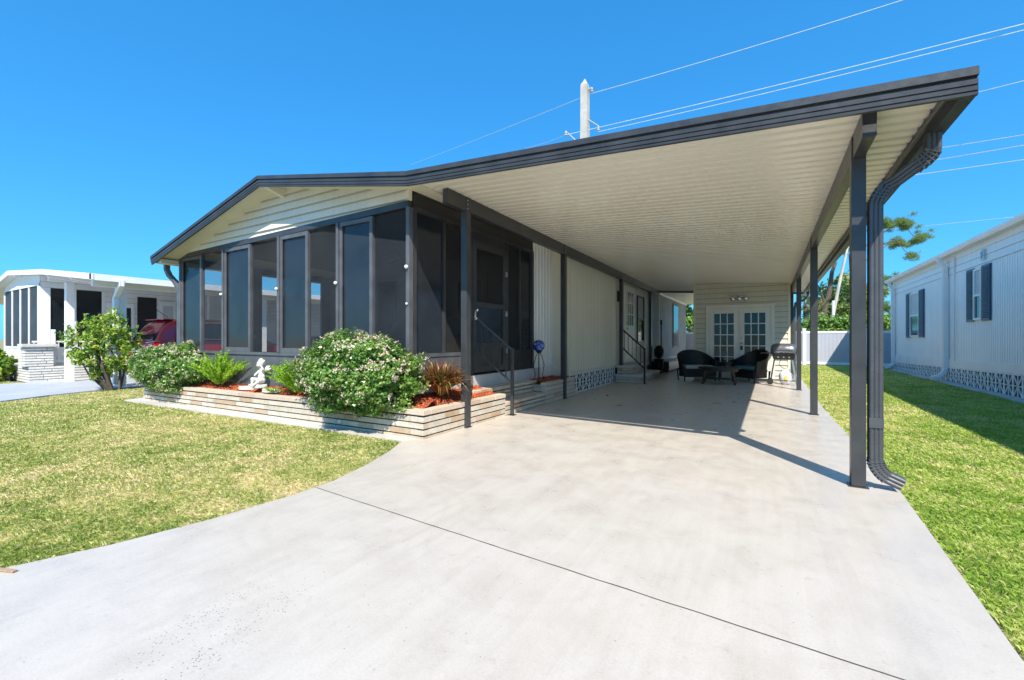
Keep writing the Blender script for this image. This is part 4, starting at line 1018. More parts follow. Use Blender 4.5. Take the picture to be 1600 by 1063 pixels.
# ================================================================== SHRUBS AND PLANTS
def shrub(name, label, c, rad, n, size, mat, group=None, flowers=0, fl_mat=None, clip=None, stems=True, amp=.16, cat='shrub', fl_size=.011, open_=.0, r=None, seed=1, zcut=None):
    r = np.random.default_rng(seed)
    t = thing(name, label, cat, (c[0], c[1], c[2]-rad[2]*.9+gz(c[0])), group)
    D = r.normal(size=(n, 3)); D /= np.linalg.norm(D, axis=1, keepdims=True)
    rr = r.uniform(.55, 1.0, n)**.45
    bumpy = 1+lump(D*1.0, 2.6, amp*2, seed)+lump(D, 6.5, amp*.9, seed+5)
    P = D*(rr*bumpy)[:, None]*np.array(rad)+np.array(c)
    keep = np.ones(n, bool)
    if open_:
        hole = np.array([mnoise.noise(Vector(p)*3.2+Vector((seed, 0, 0))) for p in P]); keep &= hole > -open_
    if clip: keep &= clip(P)
    if zcut is not None: keep &= P[:, 2] > zcut
    P = P[keep]; N = D[keep]
    ns = 110; SD = r.normal(size=(ns, 3)); SD[:, 2] = np.abs(SD[:, 2])*.9-.15; SD /= np.linalg.norm(SD, axis=1, keepdims=True)
    kk = np.repeat(np.arange(ns), 12); tt = r.uniform(.92, 1.0, len(kk))+np.repeat(r.uniform(.0, .17, ns), 12)*r.uniform(0, 1, len(kk))
    bs = 1+lump(SD, 2.6, amp*2, seed)+lump(SD, 6.5, amp*.9, seed+5)
    Q0 = (SD*bs[:, None])[kk]*tt[:, None]*np.array(rad)+np.array(c)+r.normal(size=(len(kk), 3))*.02
    if clip: m_ = clip(Q0); Q0 = Q0[m_]; kk = kk[m_]
    P = np.concatenate([P, Q0]); N = np.concatenate([N, SD[kk]])
    v, f = leaf_quads(P, N*.6+np.array([0, -.1, .5]), size, .9, 1.9, r); np_mesh('foliage', v, f, mat, t)
    if flowers:
        k = flowers; D = r.normal(size=(k*4, 3)); D[:, 2] += .35; D /= np.linalg.norm(D, axis=1, keepdims=True)
        keepf = np.array([mnoise.noise(Vector(d)*3.4+Vector((seed+9, 0, 0))) > -.05 for d in D]); D = D[keepf][:k]
        b = 1+lump(D, 2.6, amp*2, seed)+lump(D, 6.5, amp*.9, seed+5)
        Q = D*(b*1.01)[:, None]*np.array(rad)+np.array(c)
        ok = np.ones(len(Q), bool)
        if clip: ok &= clip(Q)
        Q = Q[ok]; Dk = D[ok]
        m = 7; QQ = np.repeat(Q, m, 0)+r.normal(size=(len(Q)*m, 3))*fl_size*1.1; NN = np.repeat(Dk, m, 0)
        v, f = leaf_quads(QQ, NN, fl_size, .9, 1.2, r); np_mesh('flowers', v, f, fl_mat, t)
    if stems:
        mb = MB(); zb = c[2]-rad[2]*1.0
        for k in range(9):
            a = r.uniform(0, 6.28); e = Vector((c[0]+math.cos(a)*rad[0]*.55, c[1]+math.sin(a)*rad[1]*.5, c[2]+rad[2]*r.uniform(0, .4)))
            b0 = Vector((c[0]+math.cos(a)*.04, c[1]+math.sin(a)*.03, zb)); mb.tube([b0, b0.lerp(e, .5)+Vector((0, 0, .05)), e], [.018, .012, .006], 6)
        mb.build('stems', bark, t)
    return t
shrub('flowering_shrub', 'large rounded shrub with pink and white blossom spilling over the planter edge', (-4.62, 3.86, .74), (1.0, .50, .50), 34000, .023, leaf_shrub, 'flowering shrubs in the planter', 700, flower_white, lambda P: (P[:, 1] < YW-.05) | (P[:, 0] > XC+.03), seed=3)
shrub('flowering_shrub', 'smaller flowering shrub at the far left end of the planter', (-10.15, 4.02, .62), (1.15, .50, .46), 28000, .024, leaf_shrub, 'flowering shrubs in the planter', 620, flower_white, lambda P: (P[:, 1] < YW-.05) | (P[:, 0] < XL-.05), seed=11)
shrub('round_bush', 'loose bright green bush with yellow tips standing alone by the neighbour driveway', (-14.33, 4.25, .98), (.62, .62, .76), 10500, .040, leaf_bright, None, 0, None, None, False, .28, 'bush', .022, .03, seed=21, zcut=.2)
bb = bpy.data.objects['round_bush']
mb = MB(); r_ = random.Random(4)
for k in range(15):
    a = r_.uniform(0, 6.28); rr_ = r_.uniform(.2, .55); b0 = Vector((-14.2+math.cos(a)*.12, 4.38+math.sin(a)*.10, -.12)); e = Vector((-14.45+math.cos(a)*rr_, 4.15+math.sin(a)*rr_, r_.uniform(.7, 1.4)))
    md = b0.lerp(e, .45)+Vector((math.cos(a)*.1, math.sin(a)*.1, .0)); mb.tube([b0, b0.lerp(md, .5), md, e], [.035, .028, .02, .008], 6)
mb.build('stems', bark, bb)
for i, (x, y, z, rd, lab) in enumerate(((-20.9, 3.3, .35, .75, 'green bush in front of the white neighbour room at the left edge'), (-22.6, 3.0, .40, .8, 'green bush furthest left at the edge of the picture'))):
    shrub('garden_bush', lab, (x, y, z), (rd, rd*.8, .62), 3000, .07, leaf_bright, 'bushes by the left neighbour', 14, flower_red, None, False, .2, 'bush', .05, seed=31+i)

def foxtail(label, c, n, spread, h, seed):
    r = np.random.default_rng(seed); t = thing('foxtail_fern', label, 'fern', (c[0], c[1], c[2]), 'foxtail ferns in the planter')
    PP, DD, ST = [], [], MB()
    for k in range(n):
        a = r.uniform(0, 6.28); lean = r.uniform(.15, 1.0)
        L = h*r.uniform(.75, 1.1); end = np.array([math.cos(a)*spread[0]*lean, math.sin(a)*spread[1]*lean, L*(1.05-.45*lean)])
        base = np.array(c)+np.array([math.cos(a)*.08, math.sin(a)*.04, 0]); m = 150
        tt = r.uniform(.12, 1, m); curve = base+end*tt[:, None]; curve[:, 2] += .10*np.sin(tt*math.pi)*L
        ax = end/np.linalg.norm(end); d = r.normal(size=(m, 3)); d -= (d@ax)[:, None]*ax; d /= np.linalg.norm(d, axis=1, keepdims=True)
        rad = .045*np.sin(np.clip(tt, .05, .98)*math.pi)**.5
        PP.append(curve); DD.append((d+ax*.5)*rad[:, None]/.045)
        if k < 30: ST.tube([base, base+end*.5+np.array([0, 0, .1*L]), base+end], [.008, .006, .003], 5)
    P = np.concatenate(PP); D = np.concatenate(DD); keep = (P[:, 1]+D[:, 1]*.04 < YW-.04); v, f = needles(P[keep], D[keep], .042, .008, r); np_mesh('fronds', v, f, fern_mat, t); ST.build('stems', fern_mat, t)
foxtail('bright green foxtail fern between the left shrub and the cherub', (-8.45, 4.06, .40), 85, (.90, .32), .58, 5)
foxtail('bright green foxtail fern between the cherub and the big shrub', (-6.15, 4.05, .40), 62, (.72, .30), .52, 6)
def blades(name, label, c, n, rad, h, mat, seed, wd=.016, cat='plant'):
    r = random.Random(seed); t = thing(name, label, cat, c); mb = MB()
    for k in range(n):
        a = r.uniform(0, 6.28); ln = r.uniform(.2, 1)**.8; L = h*r.uniform(.7, 1.08); ca, sa = math.cos(a), math.sin(a); w_ = wd*r.uniform(.6, 1.1); vs = []
        b0 = (c[0]+ca*.03, c[1]+sa*.03)
        droop = r.uniform(.2, .75)*ln
        for i in range(9):
            s = i/8; rr_ = rad*ln*(s**1.1)*r.uniform(.99, 1.01); z = L*(s*(1.0-.25*ln))-L*droop*s*s*s
            ww = w_*(1-s**2.5)+.001; x = b0[0]+ca*rr_; y = b0[1]+sa*rr_
            vs += [(x-sa*ww, y+ca*ww, c[2]+z+.004), (x, y, c[2]+z-.003), (x+sa*ww, y-ca*ww, c[2]+z+.004)]
        mb.add(vs, [f for i in range(8) for f in ((3*i, 3*i+1, 3*i+4, 3*i+3), (3*i+1, 3*i+2, 3*i+5, 3*i+4))])
    mb.build('blades', mat, t); return t
blades('bronze_flax_plant', 'spiky red and bronze leaved plant at the right corner of the planter', (-3.80, 4.58, .44), 520, .42, .60, red_blade, 8)
# a few grass tufts beside the ferns
blades('mulch_tuft', 'low bright green grass tuft near the cherub statue', (-6.72, 4.02, .36), 60, .16, .12, fern_mat, 9, .006)

stt.scale = (.82, .85, .92)
# ================================================================== FENCE BEHIND
FY = 24.3
def fence(name, label, x0, x1, n):
    t = thing(name, label, 'fence', ((x0+x1)/2, FY, 0)); L = (x1-x0)/n
    for i in range(n+1):
        x = x0+i*L; m = MB(); m.box(x-.065, x+.065, FY-.065, FY+.065, 0, 1.66); m.prism([(x-.08, FY-.08, 1.66), (x+.08, FY-.08, 1.66), (x+.08, FY+.08, 1.66), (x-.08, FY+.08, 1.66)], (0, 0, .03)); m.build('post', white_vinyl, t, .004)
    for i in range(n):
        a = x0+i*L+.066; b = x0+(i+1)*L-.066
        m = MB(); m.box(a, b, FY-.03, FY+.03, 1.46, 1.56); m.build('top_rail', white_vinyl, t); m = MB(); m.box(a, b, FY-.03, FY+.03, .04, .15); m.build('bottom_rail', white_vinyl, t)
        m = MB(); k = max(1, round((b-a)/.15)); s = (b-a)/k
        for j in range(k): m.box(a+j*s+.003, a+(j+1)*s-.003, FY-.012, FY+.012, .15, 1.46)
        m.box(a, b, FY-.004, FY+.004, .15, 1.46); m.build('panel', grey_vinyl, t)
fence('vinyl_fence', 'grey vinyl panel fence with white posts and rails across the back', -5.45, 8.4, 6)

# ================================================================== RIGHT NEIGHBOUR
NX = 4.40
nb = thing('white_mobile_home', 'long white neighbouring home with navy shutters on the right', 'house', (7, 12, 0))
nsk = lambda y: .49-(y-12.6)*.0195
mb = MB(); mb.box(NX+.01, 11.6, -1.5, 22.9, .5, 3.5); mb.build('body_wall', white_siding, nb)
mb = MB(); ribbed(mb, -1.5, 22.9, .55, 2.98, (NX, 0, 0), (0, 1, 0), (-1, 0, 0), .11, ((0, 0), (.05, 0), (.06, .010), (.082, .010), (.092, 0))); mb.build('ribbed_wall', white_siding, nb)
mb = MB(); lap(mb, [(-1.5, 2.98), (22.9, 2.98), (22.9, 3.5), (-1.5, 3.5)], (NX-.008, 0, 0), (0, 1, 0), (-1, 0, 0), .18, .014); mb.build('lap_siding', lap_white, nb)
mb = MB()
mb.prism([(NX-.03, -1.5, nsk(-1.5)), (NX-.03, 22.9, nsk(22.9)), (NX-.03, 22.9, .56), (NX-.03, -1.5, .86)], (.028, 0, 0)); mb.build('base_trim', white_paint, nb)
mb = MB(); mb.add([(NX-.18, -1.9, 3.50), (12, -1.9, 3.50), (12, 23.2, 3.50), (NX-.18, 23.2, 3.50), (NX-.18, -1.9, 3.54), (8.2, -1.9, 4.2), (12, -1.9, 3.54), (NX-.18, 23.2, 3.54), (8.2, 23.2, 4.2), (12, 23.2, 3.54)], [(3, 2, 1, 0), (4, 5, 8, 7), (5, 6, 9, 8), (0, 1, 6, 5, 4), (3, 7, 8, 9, 2), (0, 4, 7, 3), (1, 2, 9, 6)]); mb.build('roof', white_paint, nb)
mb = MB(); mb.sweep([((NX-.18, y, 3.58), (1, 0, 0), (0, 0, 1)) for y in (-1.9, 23.2)], [(.05, 0), (.05, -.10), (-.03, -.11), (-.075, -.05), (-.075, 0)]); mb.build('gutter', white_paint, nb)
mb = MB(); breeze(mb, 11.0, 22.8, .0, nsk, NX-.03, -1, .40); mb.build('breeze_block_skirt', white_siding, nb)
mb = MB(); mb.box(NX+.02, NX+.03, -1.5, 22.9, 0, .5); mb.build('skirt_backing', band_dark, nb)
mb = MB()
for y in (22.86,): mb.box(NX-.025, NX+.03, y-.06, y+.06, .3, 3.5)
mb.build('corner_trim', white_paint, nb)
def shut_win(y0, y1, z0, z1, sw_):
    sash_window(nb, NX-.011, y0, y1, z0, z1, -1, .48)
    for a in (y0-sw_-.02, y1+.02):
        m = MB(); m.box(NX-.045, NX-.012, a, a+sw_, z0-.03, z1+.03)
        s = m.build('shutter', navy, nb); m = MB(); z = z0+.03; 
        while z < z1-.04:
            m.beam((NX-.05, a+.05, z+.02), (NX-.05, a+sw_-.05, z+.02), .012, .035, up=(1, 0, .8))
            z += .05
        m.build('louvres', navy, s)
shut_win(19.42, 20.44, 1.28, 2.80, .5); shut_win(14.48, 14.94, 1.66, 2.90, .42); shut_win(7.5, 8.5, 1.5, 2.85, .45)
mb = MB(); rect_spout(mb, [(NX-.22, 16.74, 3.5), (NX-.20, 16.74, 3.40), (NX-.09, 16.74, 3.2), (NX-.075, 16.74, .40), (NX-.10, 16.72, .28), (NX-.22, 16.66, .16), (NX-.42, 16.6, .08)], .06, .045); mb.build('downspout', white_paint, nb)
mb = MB(); rect_spout(mb, [(NX-.20, 22.6, 3.5), (NX-.20, 22.6, 3.36), (NX-.10, 22.6, 3.2), (NX-.08, 22.6, .25), (NX-.22, 22.5, .10), (NX-.36, 22.5, .06)], .06, .045); mb.build('downspout', white_paint, nb)
mb = MB(); mb.tube([(NX-.04, 16.2, .6), (NX-.04, 16.2, 3.42)], .018, 6); mb.build('conduit', white_paint, nb)
mb = MB(); mb.beam((NX-.045, 14.30, 3.07), (NX-.045, 14.30, 3.30), .03, .03); mb.beam((NX-.045, 14.47, 3.07), (NX-.045, 14.47, 3.26), .03, .03); mb.beam((NX-.045, 14.28, 3.07), (NX-.045, 14.49, 3.07), .03, .03); mb.beam((NX-.045, 14.38, 3.30), (NX-.045, 14.38, 3.16), .03, .03); mb.build('wall_emblem', steel, nb)
mb = MB()
y = 11
while y < 22: 
    mb.prism([(NX-.30+.03*math.sin(y*3), y, .0), (NX-.04, y, .0), (NX-.04, y+.9, .0), (NX-.28+.04*math.sin(y*5), y+.9, 0)], (0, 0, .022)); y += .93
tag(mb.build('splash_strip', strip_conc), kind='structure')

# ================================================================== LEFT NEIGHBOUR
G = -.12
ln = thing('white_screened_home', 'white neighbouring home with grey screened front room and wide carport roof on the left', 'house', (-20, 8, G))
LX, LY = -19.60, 4.27; LXL = -23.6
ltop = lambda x: (3.46-(-21.9-x)*.17) if x < -21.9 else (3.46-(x+21.9)*.066 if x < -18.2 else 3.216-(x+18.2)*.108)
EX = -14.40
mb = MB()
def shell(mb, xs_, y0, y1, d0, d1, f):
    for a, b in zip(xs_[:-1], xs_[1:]): roof_strip(mb, a, b, y0, y1, d0, d1, f)
shell(mb, (-26.5, -21.9, -18.2, EX), 4.05, 19, -.10, -.02, ltop); mb.build('roof', white_paint, ln)
mb = MB()
for a, b in zip((-26.5, -21.9, -18.2), (-21.9, -18.2, EX+.03)):
    mb.prism([(a, 4.0, ltop(a)-.13), (b, 4.0, ltop(b)-.13), (b, 4.0, ltop(b)+.02), (a, 4.0, ltop(a)+.02)], (0, .045, 0))
mb.build('fascia', white_paint, ln)
mb = MB(); mb.sweep([((EX, y, ltop(EX)), (1, 0, 0), (0, 0, 1)) for y in (4.0, 19)], [(.02, .02), (.02, -.14), (-.03, -.14), (-.10, -.10), (-.10, .02)][::-1]); mb.build('gutter', white_paint, ln)
mb = MB(); lap(mb, [(0, 2.95), (LX-LXL, 2.95), (LX-LXL, ltop(LX)-.11), (1.7, ltop(-21.9)-.11), (0, ltop(LXL)-.11)], (LXL, LY, 0), (1, 0, 0), (0, -1, 0), .2, .014); mb.build('gable', white_siding, ln)
for x in (-21.6, -18.25, -16.3):
    m = MB(); m.prism([(x, 4.05, ltop(x)-.11), (x, LY+.5, ltop(x)-.11), (x, LY+.5, ltop(x)-.30), (x, 4.12, ltop(x)-.19)], (.10, 0, 0)); m.build('rafter_end', white_paint, ln)
m = MB(); ba = np.linspace(LXL, LX-.14, 5)
for x in ba: m.box(x-.03, x+.03, LY-.03, LY+.03, .30, 2.95)
m.box(LX-.14, LX, LY-.02, LY+.05, .30, 2.95); m.box(LXL, LX-.141, LY-.032, LY+.03, .88, .95); m.box(LXL, LX-.141, LY-.02, LY+.03, G, .879); m.box(LXL, LX, LY-.034, LY+.04, 2.88, 2.949); m.build('screen_frame', white_paint, ln)
for a, b in zip(ba[:-1], ba[1:]): m = MB(); m.box(a+.031, b-.031, LY+.0, LY+.006, .951, 2.879); m.build('screen_panel', white_screen, ln)
# side wall with its openings
opens = [(4.50, 4.98, .95, 2.80, 's'), (5.10, 5.72, .95, 2.78, 's'), (6.72, 7.24, .3, 2.68, 'd')]
m = MB(); lap(m, [(0, 2.82), (14.7, 2.82), (14.7, ltop(LX)-.105), (0, ltop(LX)-.105)], (LX, LY, 0), (0, 1, 0), (1, 0, 0), .18, .014)
lap(m, [(1.50, .3), (2.42, .3), (2.42, 2.82), (1.50, 2.82)], (LX, LY, 0), (0, 1, 0), (1, 0, 0), .18, .014); lap(m, [(3.0, .3), (14.7, .3), (14.7, 2.82), (3.0, 2.82)], (LX, LY, 0), (0, 1, 0), (1, 0, 0), .18, .014)
m.box(LX-.05, LX-.001, LY+1.5, 19, G, 2.9); m.build('side_wall', lap_white2, ln)
m = MB(); m.box(LX-.04, LX+.02, LY+.0, LY+.22, .3, 2.82); m.box(LX-.04, LX+.02, 4.99, 5.09, .3, 2.82); m.box(LX-.04, LX+.02, 5.73, 5.80, .3, 2.82); m.box(LX-.04, LX+.02, 4.49, 5.73, .3, .94); m.build('screen_frame', white_paint, ln)
for y0, y1 in ((4.49, 4.99), (5.09, 5.73)):
    m = MB(); m.box(LX-.02, LX-.014, y0, y1, .941, 2.82); m.build('screen_panel', band_dark if False else glass_dark, ln)
m = MB(); m.box(LX-.05, LX-.045, LY+.1, LY+1.5, .3, 2.9); m.build('room_backing', dark_room, ln)
for y0, y1 in ((5.86, 6.60),):
    m = MB(); m.box(LX+.016, LX+.05, y0, y1, .35, 2.46); d_ = m.build('storm_door', white_paint, ln)
    m = MB(); m.box(LX+.0505, LX+.056, y0+.12, y0+.34, 1.2, 2.30); m.box(LX+.0505, LX+.056, y1-.34, y1-.10, 1.2, 2.30); m.build('pane', glass_dark, d_)
m = MB(); m.box(LX+.0, LX+.02, 6.70, 7.27, .3, 2.72); m.build('dark_opening', dark_room, ln)
m = MB(); m.box(LX+.016, LX+.05, 7.36, 7.86, .35, 2.60); d_ = m.build('white_door', white_paint, ln)
m = MB(); m.box(LX+.0505, LX+.056, 7.45, 7.77, 1.5, 2.45); m.build('pane', blind_mat, d_)
for x, y in ((-18.52, 4.66), (-15.03, 4.78), (-15.03, 8.6), (-15.03, 12.4), (-18.52, 8.6), (-18.52, 12.4)):
    m = MB(); m.box(x-.095, x+.095, y-.095, y+.095, G+.01, ltop(x)-.30); m.build('post', white_paint, ln, .01)
m = MB(); m.box(-18.60, -18.44, 4.2, 18.9, ltop(-18.5)-.299, ltop(-18.5)-.105); m.box(-15.10, -14.96, 4.2, 18.9, ltop(-15.0)-.299, ltop(-15.0)-.11); m.build('beam', white_paint, ln)
m = MB(); rect_spout(m, [(EX-.02, 4.6, 2.72), (EX-.02, 4.6, 2.6), (-14.7, 4.62, 2.42), (-14.86, 4.62, 2.28), (-14.86, 4.62, .0)], .055, .045); m.build('downspout', white_paint, ln)
m = MB(); m.tube([(-19.0, 8.0, ltop(-19)-.05), (-19.0, 8.0, ltop(-19)+.35)], .07, 10); m.build('vent_pipe', steel, ln)
# planter and pillar and rail of the left home
lp = thing('neighbour_brick_planter', 'low planter of pale stacked bricks in front of the left home', 'planter', (-20, 4.0, G))
m = MB(); brick_wall(m, (-22.6, 3.95), (-19.2, 3.95), G, .36, .1, (0, -1), .08, .5, .018, .012); brick_wall(m, (-19.2, 3.95), (-19.2, 7.0), G, .36, .1, (1, 0), .08, .5, .018, .012); m.build('brickwork', brick_white, lp)
m = MB(); m.box(-22.6, -19.32, 3.962, 4.2, G, .345); m.box(-19.32, -19.212, 3.962, 7.0, G, .345); m.build('mortar_core', mortar, lp)
pl_ = thing('brick_pillar', 'square pale brick pillar with flat cap beside the left home porch', 'pillar', (-19.5, 4.2, .36))
m = MB(); brick_wall(m, (-19.85, 3.86), (-19.21, 3.86), .362, .96, .1, (0, -1), .08, .5, .018, .012); brick_wall(m, (-19.21, 3.86), (-19.21, 4.48), .362, .96, .1, (1, 0), .08, .5, .018, .012); m.build('brickwork', brick_white, pl_)
m = MB(); m.box(-19.59, -19.222, 3.872, 4.48, .347, .955); m.build('mortar_core', mortar, pl_)
m = MB(); m.box(-19.59, -19.12, 3.78, 4.55, .961, 1.05); m.build('cap', strip_conc, pl_, .008)
rl = thing('porch_railing', 'white porch railing with slim pickets in front of the left home', 'railing', (-19.4, 4.8, G))
def rail_run(a, b, n):
    A, B = Vector((*a, 1.12)), Vector((*b, 1.12)); m = MB(); m.beam(A, B, .05, .05); m.build('top_rail', white_paint, rl); m = MB(); m.beam(A-Vector((0, 0, .62)), B-Vector((0, 0, .62)), .04, .04); m.build('bottom_rail', white_paint, rl)
    m = MB()
    for k in range(n): p = A.lerp(B, (k+.5)/n); m.beam(p-Vector((0, 0, .6)), p-Vector((0, 0, .025)), .02, .02)
    m.build('pickets', white_paint, rl)
rail_run((-19.40, 4.05), (-19.40, 4.46), 5); rail_run((-19.40, 4.56), (-19.40, 5.7), 8)
for x, y in ((-19.40, 4.51), (-19.40, 5.75)): m = MB(); m.box(x-.05, x+.05, y-.045, y+.045, G+.02, 1.5); m.build('newel', white_paint, rl, .008)
m = MB(); m.box(-19.585, -19.34, 4.56, 6.9, G+.01, .3); m.build('porch_floor', strip_conc, rl)

# ================================================================== RED CAR
car = thing('parked_car', 'dark red sport utility car parked under the left neighbour carport', 'car', (-16.2, 8, G))
car_red, ct = newmat('metallic_red_paint'); ct.p.inputs['Base Color'].default_value = (.42, .012, .035, 1); ct.p.inputs['Roughness'].default_value = .28; ct.p.inputs['Metallic'].default_value = .35; ct.p.inputs['Coat Weight'].default_value = 1; ct.p.inputs['Coat Roughness'].default_value = .04
tail_red, ct2 = newmat('tail_lamp_lens'); ct2.p.inputs['Base Color'].default_value = (.55, .01, .02, 1); ct2.p.inputs['Roughness'].default_value = .08
CX, CY0, CL, HW = -16.18, 5.55, 4.6, .93
# side outline: y (from rear), z of lower body top and roof
stn = [(0.0, .45, .95, .0, .80), (.03, .38, 1.08, .0, .90), (.12, .32, 1.14, .0, .93), (.30, .30, 1.17, .55, .93), (.55, .30, 1.18, .80, .93), (.95, .30, 1.18, .82, .93), (1.8, .30, 1.17, .84, .93), (2.6, .30, 1.14, .80, .93), (3.1, .30, 1.12, .55, .93), (3.5, .30, 1.08, .0, .92), (4.0, .30, 1.02, 0, .90), (4.45, .34, .86, 0, .84), (4.6, .42, .72, 0, .70)]
def carring(dy, zb, zw, roof, hw):
    zr = 1.17+roof*.80
    half = [(hw*.90, zb), (hw*.985, zb+.12), (hw, zb+.35), (hw*.985, zw-.10), (hw*.94, zw)]
    if roof > 0: half += [(hw*.90, zw+.02), (hw*.80, zw+(zr-zw)*.62), (hw*.72, zr-.07), (hw*.60, zr-.01), (hw*.30, zr+.015)]
    else: half += [(hw*.90, zw+.01), (hw*.80, zw+.025), (hw*.72, zw+.035), (hw*.60, zw+.045), (hw*.30, zw+.05)]
    ring = half+[(-x, z) for x, z in half[::-1]]
    return [(CX+x, CY0+dy, G+z*.98) for x, z in ring]
m = MB(); rings = [carring(*s) for s in stn]; k = len(rings[0])
m.add([p for r0 in rings for p in r0], [(i*k+j, i*k+(j+1) % k, (i+1)*k+(j+1) % k, (i+1)*k+j) for i in range(len(rings)-1) for j in range(k)]+[tuple(range(k)), tuple((len(rings)-1)*k+j for j in range(k))[::-1]])
body = m.build('body', car_red, car, 0, True); sm = body.modifiers.new('s', 'SUBSURF'); sm.levels = 2; sm.render_levels = 2
m = MB(); m.prism([(CX-.70, CY0+.115, G+1.18), (CX+.70, CY0+.115, G+1.18), (CX+.60, CY0+.48, G+1.68), (CX-.60, CY0+.48, G+1.68)], (0, -.03, .012)); m.build('rear_window', glass_dark, car, .01)
m = MB(); m.beam((CX-.62, CY0+.52, G+1.76), (CX+.62, CY0+.52, G+1.76), .26, .03); m.build('spoiler', car_red, car, .01)
for sx in (-1, 1):
    m = MB(); m.prism([(CX+sx*.50, CY0+.0, G+.98), (CX+sx*.90, CY0+.03, G+.95), (CX+sx*.93, CY0+.30, G+1.10), (CX+sx*.90, CY0+.10, G+1.14), (CX+sx*.50, CY0+.05, G+1.10)], (sx*.015, -.04, 0)); m.build('tail_light', tail_red, car, .01)
    m = MB(); m.tube([(CX+sx*.50, CY0-.05, G+.96), (CX+sx*.90, CY0-.02, G+.93), (CX+sx*.955, CY0+.28, G+1.10), (CX+sx*.93, CY0+.08, G+1.155), (CX+sx*.50, CY0+.0, G+1.115)], .008, 6); m.build('lamp_trim', chrome, car)
    def side(yy, z): 
        t_ = (z-1.17)/(.80*.82); return CX+sx*HW*(.93-.12*max(0, min(1, t_*1.5)))*1.0
    win = [(.62, 1.24), (1.35, 1.22), (1.35, 1.66), (.95, 1.62), (.70, 1.46)]
    P = [(CX+sx*(.875-(z-1.2)*.24), CY0+y, G+z) for y, z in win]; m = MB(); m.prism(P, (sx*.02, 0, 0)); m.build('side_window', glass_dark, car, .004)
    win2 = [(1.42, 1.22), (2.35, 1.20), (2.35, 1.68), (1.42, 1.66)]; P = [(CX+sx*(.875-(z-1.2)*.24), CY0+y, G+z) for y, z in win2]; m = MB(); m.prism(P, (sx*.02, 0, 0)); m.build('side_window', glass_dark, car, .004)
    win3 = [(2.42, 1.20), (3.2, 1.17), (2.75, 1.64), (2.42, 1.68)]; P = [(CX+sx*(.875-(z-1.2)*.24), CY0+y, G+z) for y, z in win3]; m = MB(); m.prism(P, (sx*.02, 0, 0)); m.build('side_window', glass_dark, car, .004)
    P = [(CX+sx*(.905-(z-1.2)*.24), CY0+y, G+z) for y, z in [(3.2, 1.17), (.60, 1.225), (.68, 1.47), (.94, 1.64), (1.4, 1.68), (2.6, 1.70)]]; m = MB(); m.tube(P, .018, 6); m.build('window_trim', chrome, car)
    for yy in (.95, 3.75):
        m = MB(); m.tube([(CX+sx*.72, CY0+yy, G+.36), (CX+sx*.94, CY0+yy, G+.36)], .35, 26); wh = m.build('wheel', rubber, car, .02)
        m = MB(); m.tube([(CX+sx*.941, CY0+yy, G+.36), (CX+sx*.950, CY0+yy, G+.36)], .235, 20); m.build('rim', steel, wh)
m = MB(); m.tube([(CX, CY0+.75, G+1.83), (CX, CY0+.45, G+2.03)], .008, 6); m.build('aerial', black_iron, car)
m = MB(); m.box(CX-.80, CX+.80, CY0-.03, CY0+.02, G+.42, G+.60); m.build('bumper', black_iron, car, .01)
m = MB(); m.box(CX-.26, CX+.26, CY0-.028, CY0-.015, G+.78, G+.93); m.build('number_plate', white_paint, car, .004)

car.scale = (1.04, 1.0, 1.09)
# ================================================================== POLE AND WIRES
up = thing('utility_pole', 'tall pale square concrete utility pole rising behind the roof', 'utility pole', (-10.05, 26.5, 0))
ux, uy, ut = -10.15, 26.6, 18.0
m = MB(); a_, b_ = .29, .22
vs = [(ux+i*a_, uy+j*a_, 0) for i, j in ((-1, -1), (1, -1), (1, 1), (-1, 1))]+[(ux+i*b_, uy+j*b_, ut-.45) for i, j in ((-1, -1), (1, -1), (1, 1), (-1, 1))]+[(ux, uy, ut)]
m.add(vs, [(0, 1, 5, 4), (1, 2, 6, 5), (2, 3, 7, 6), (3, 0, 4, 7), (4, 5, 8), (5, 6, 8), (6, 7, 8), (7, 4, 8), (3, 2, 1, 0)]); m.build('shaft', conc_pole, up)
def at(u, v, d):
    s = (u-800)/680*d; z = 1.2-(v-530)/680*d
    return (-.50608*d+.86249*s, .86249*d+.50608*s, z)
def arm(p, q, w_=.05):
    m = MB(); m.tube([p, q], [w_, w_*.6], 8); m.lathe((q[0], q[1], q[2]-.28), [(.10, 0), (.10, .05), (.05, .1), (.09, .14), (.05, .2), (.04, .28)], 10); m.build('arm', conc_pole, up)
arm(at(914, 142, 28), at(925, 137, 28)); arm(at(914, 184, 28), at(935, 197, 28)); arm(at(906, 226, 28), at(884, 205, 28))
wires = [((640, 258, 60), (925, 146, 28), (1430, -6, 19)), ((820, 232, 40), (884, 211, 28), (1700, 12, 16)), (None, (935, 206, 28), (1700, 22, 16)),
         ((1180, 226, 30), None, (1720, 96, 18)), ((1250, 262, 30), None, (1720, 191, 18)), ((1250, 282, 30), None, (1720, 206, 18)), ((1200, 302, 30), None, (1720, 232, 18)), ((1255, 370, 45), None, (1720, 325, 28))]
labs = ['power line crossing the top of the pale concrete pole', 'upper of two power lines leaving the pole arms to the right', 'lower of two power lines leaving the pole arms to the right', 'power line meeting the roof corner at the far right',
        'upper cable right of the carport downspout', 'middle cable right of the carport downspout', 'lower cable right of the carport downspout', 'lowest thin cable crossing the pine crown on the right']
for wv, lb in zip(wires, labs):
    ps = [at(*p) for p in wv if p]; pts = []
    for a, b in zip(ps[:-1], ps[1:]):
        a, b = Vector(a), Vector(b)
        for i in range(17):
            t_ = i/16; p = a.lerp(b, t_); p.z -= .35*4*t_*(1-t_)*.25; pts.append(p)
    m = MB(); m.tube(pts, .016, 6); o = m.build('power_line', wire_mat); tag(o, lb, 'cable', 'overhead cables')
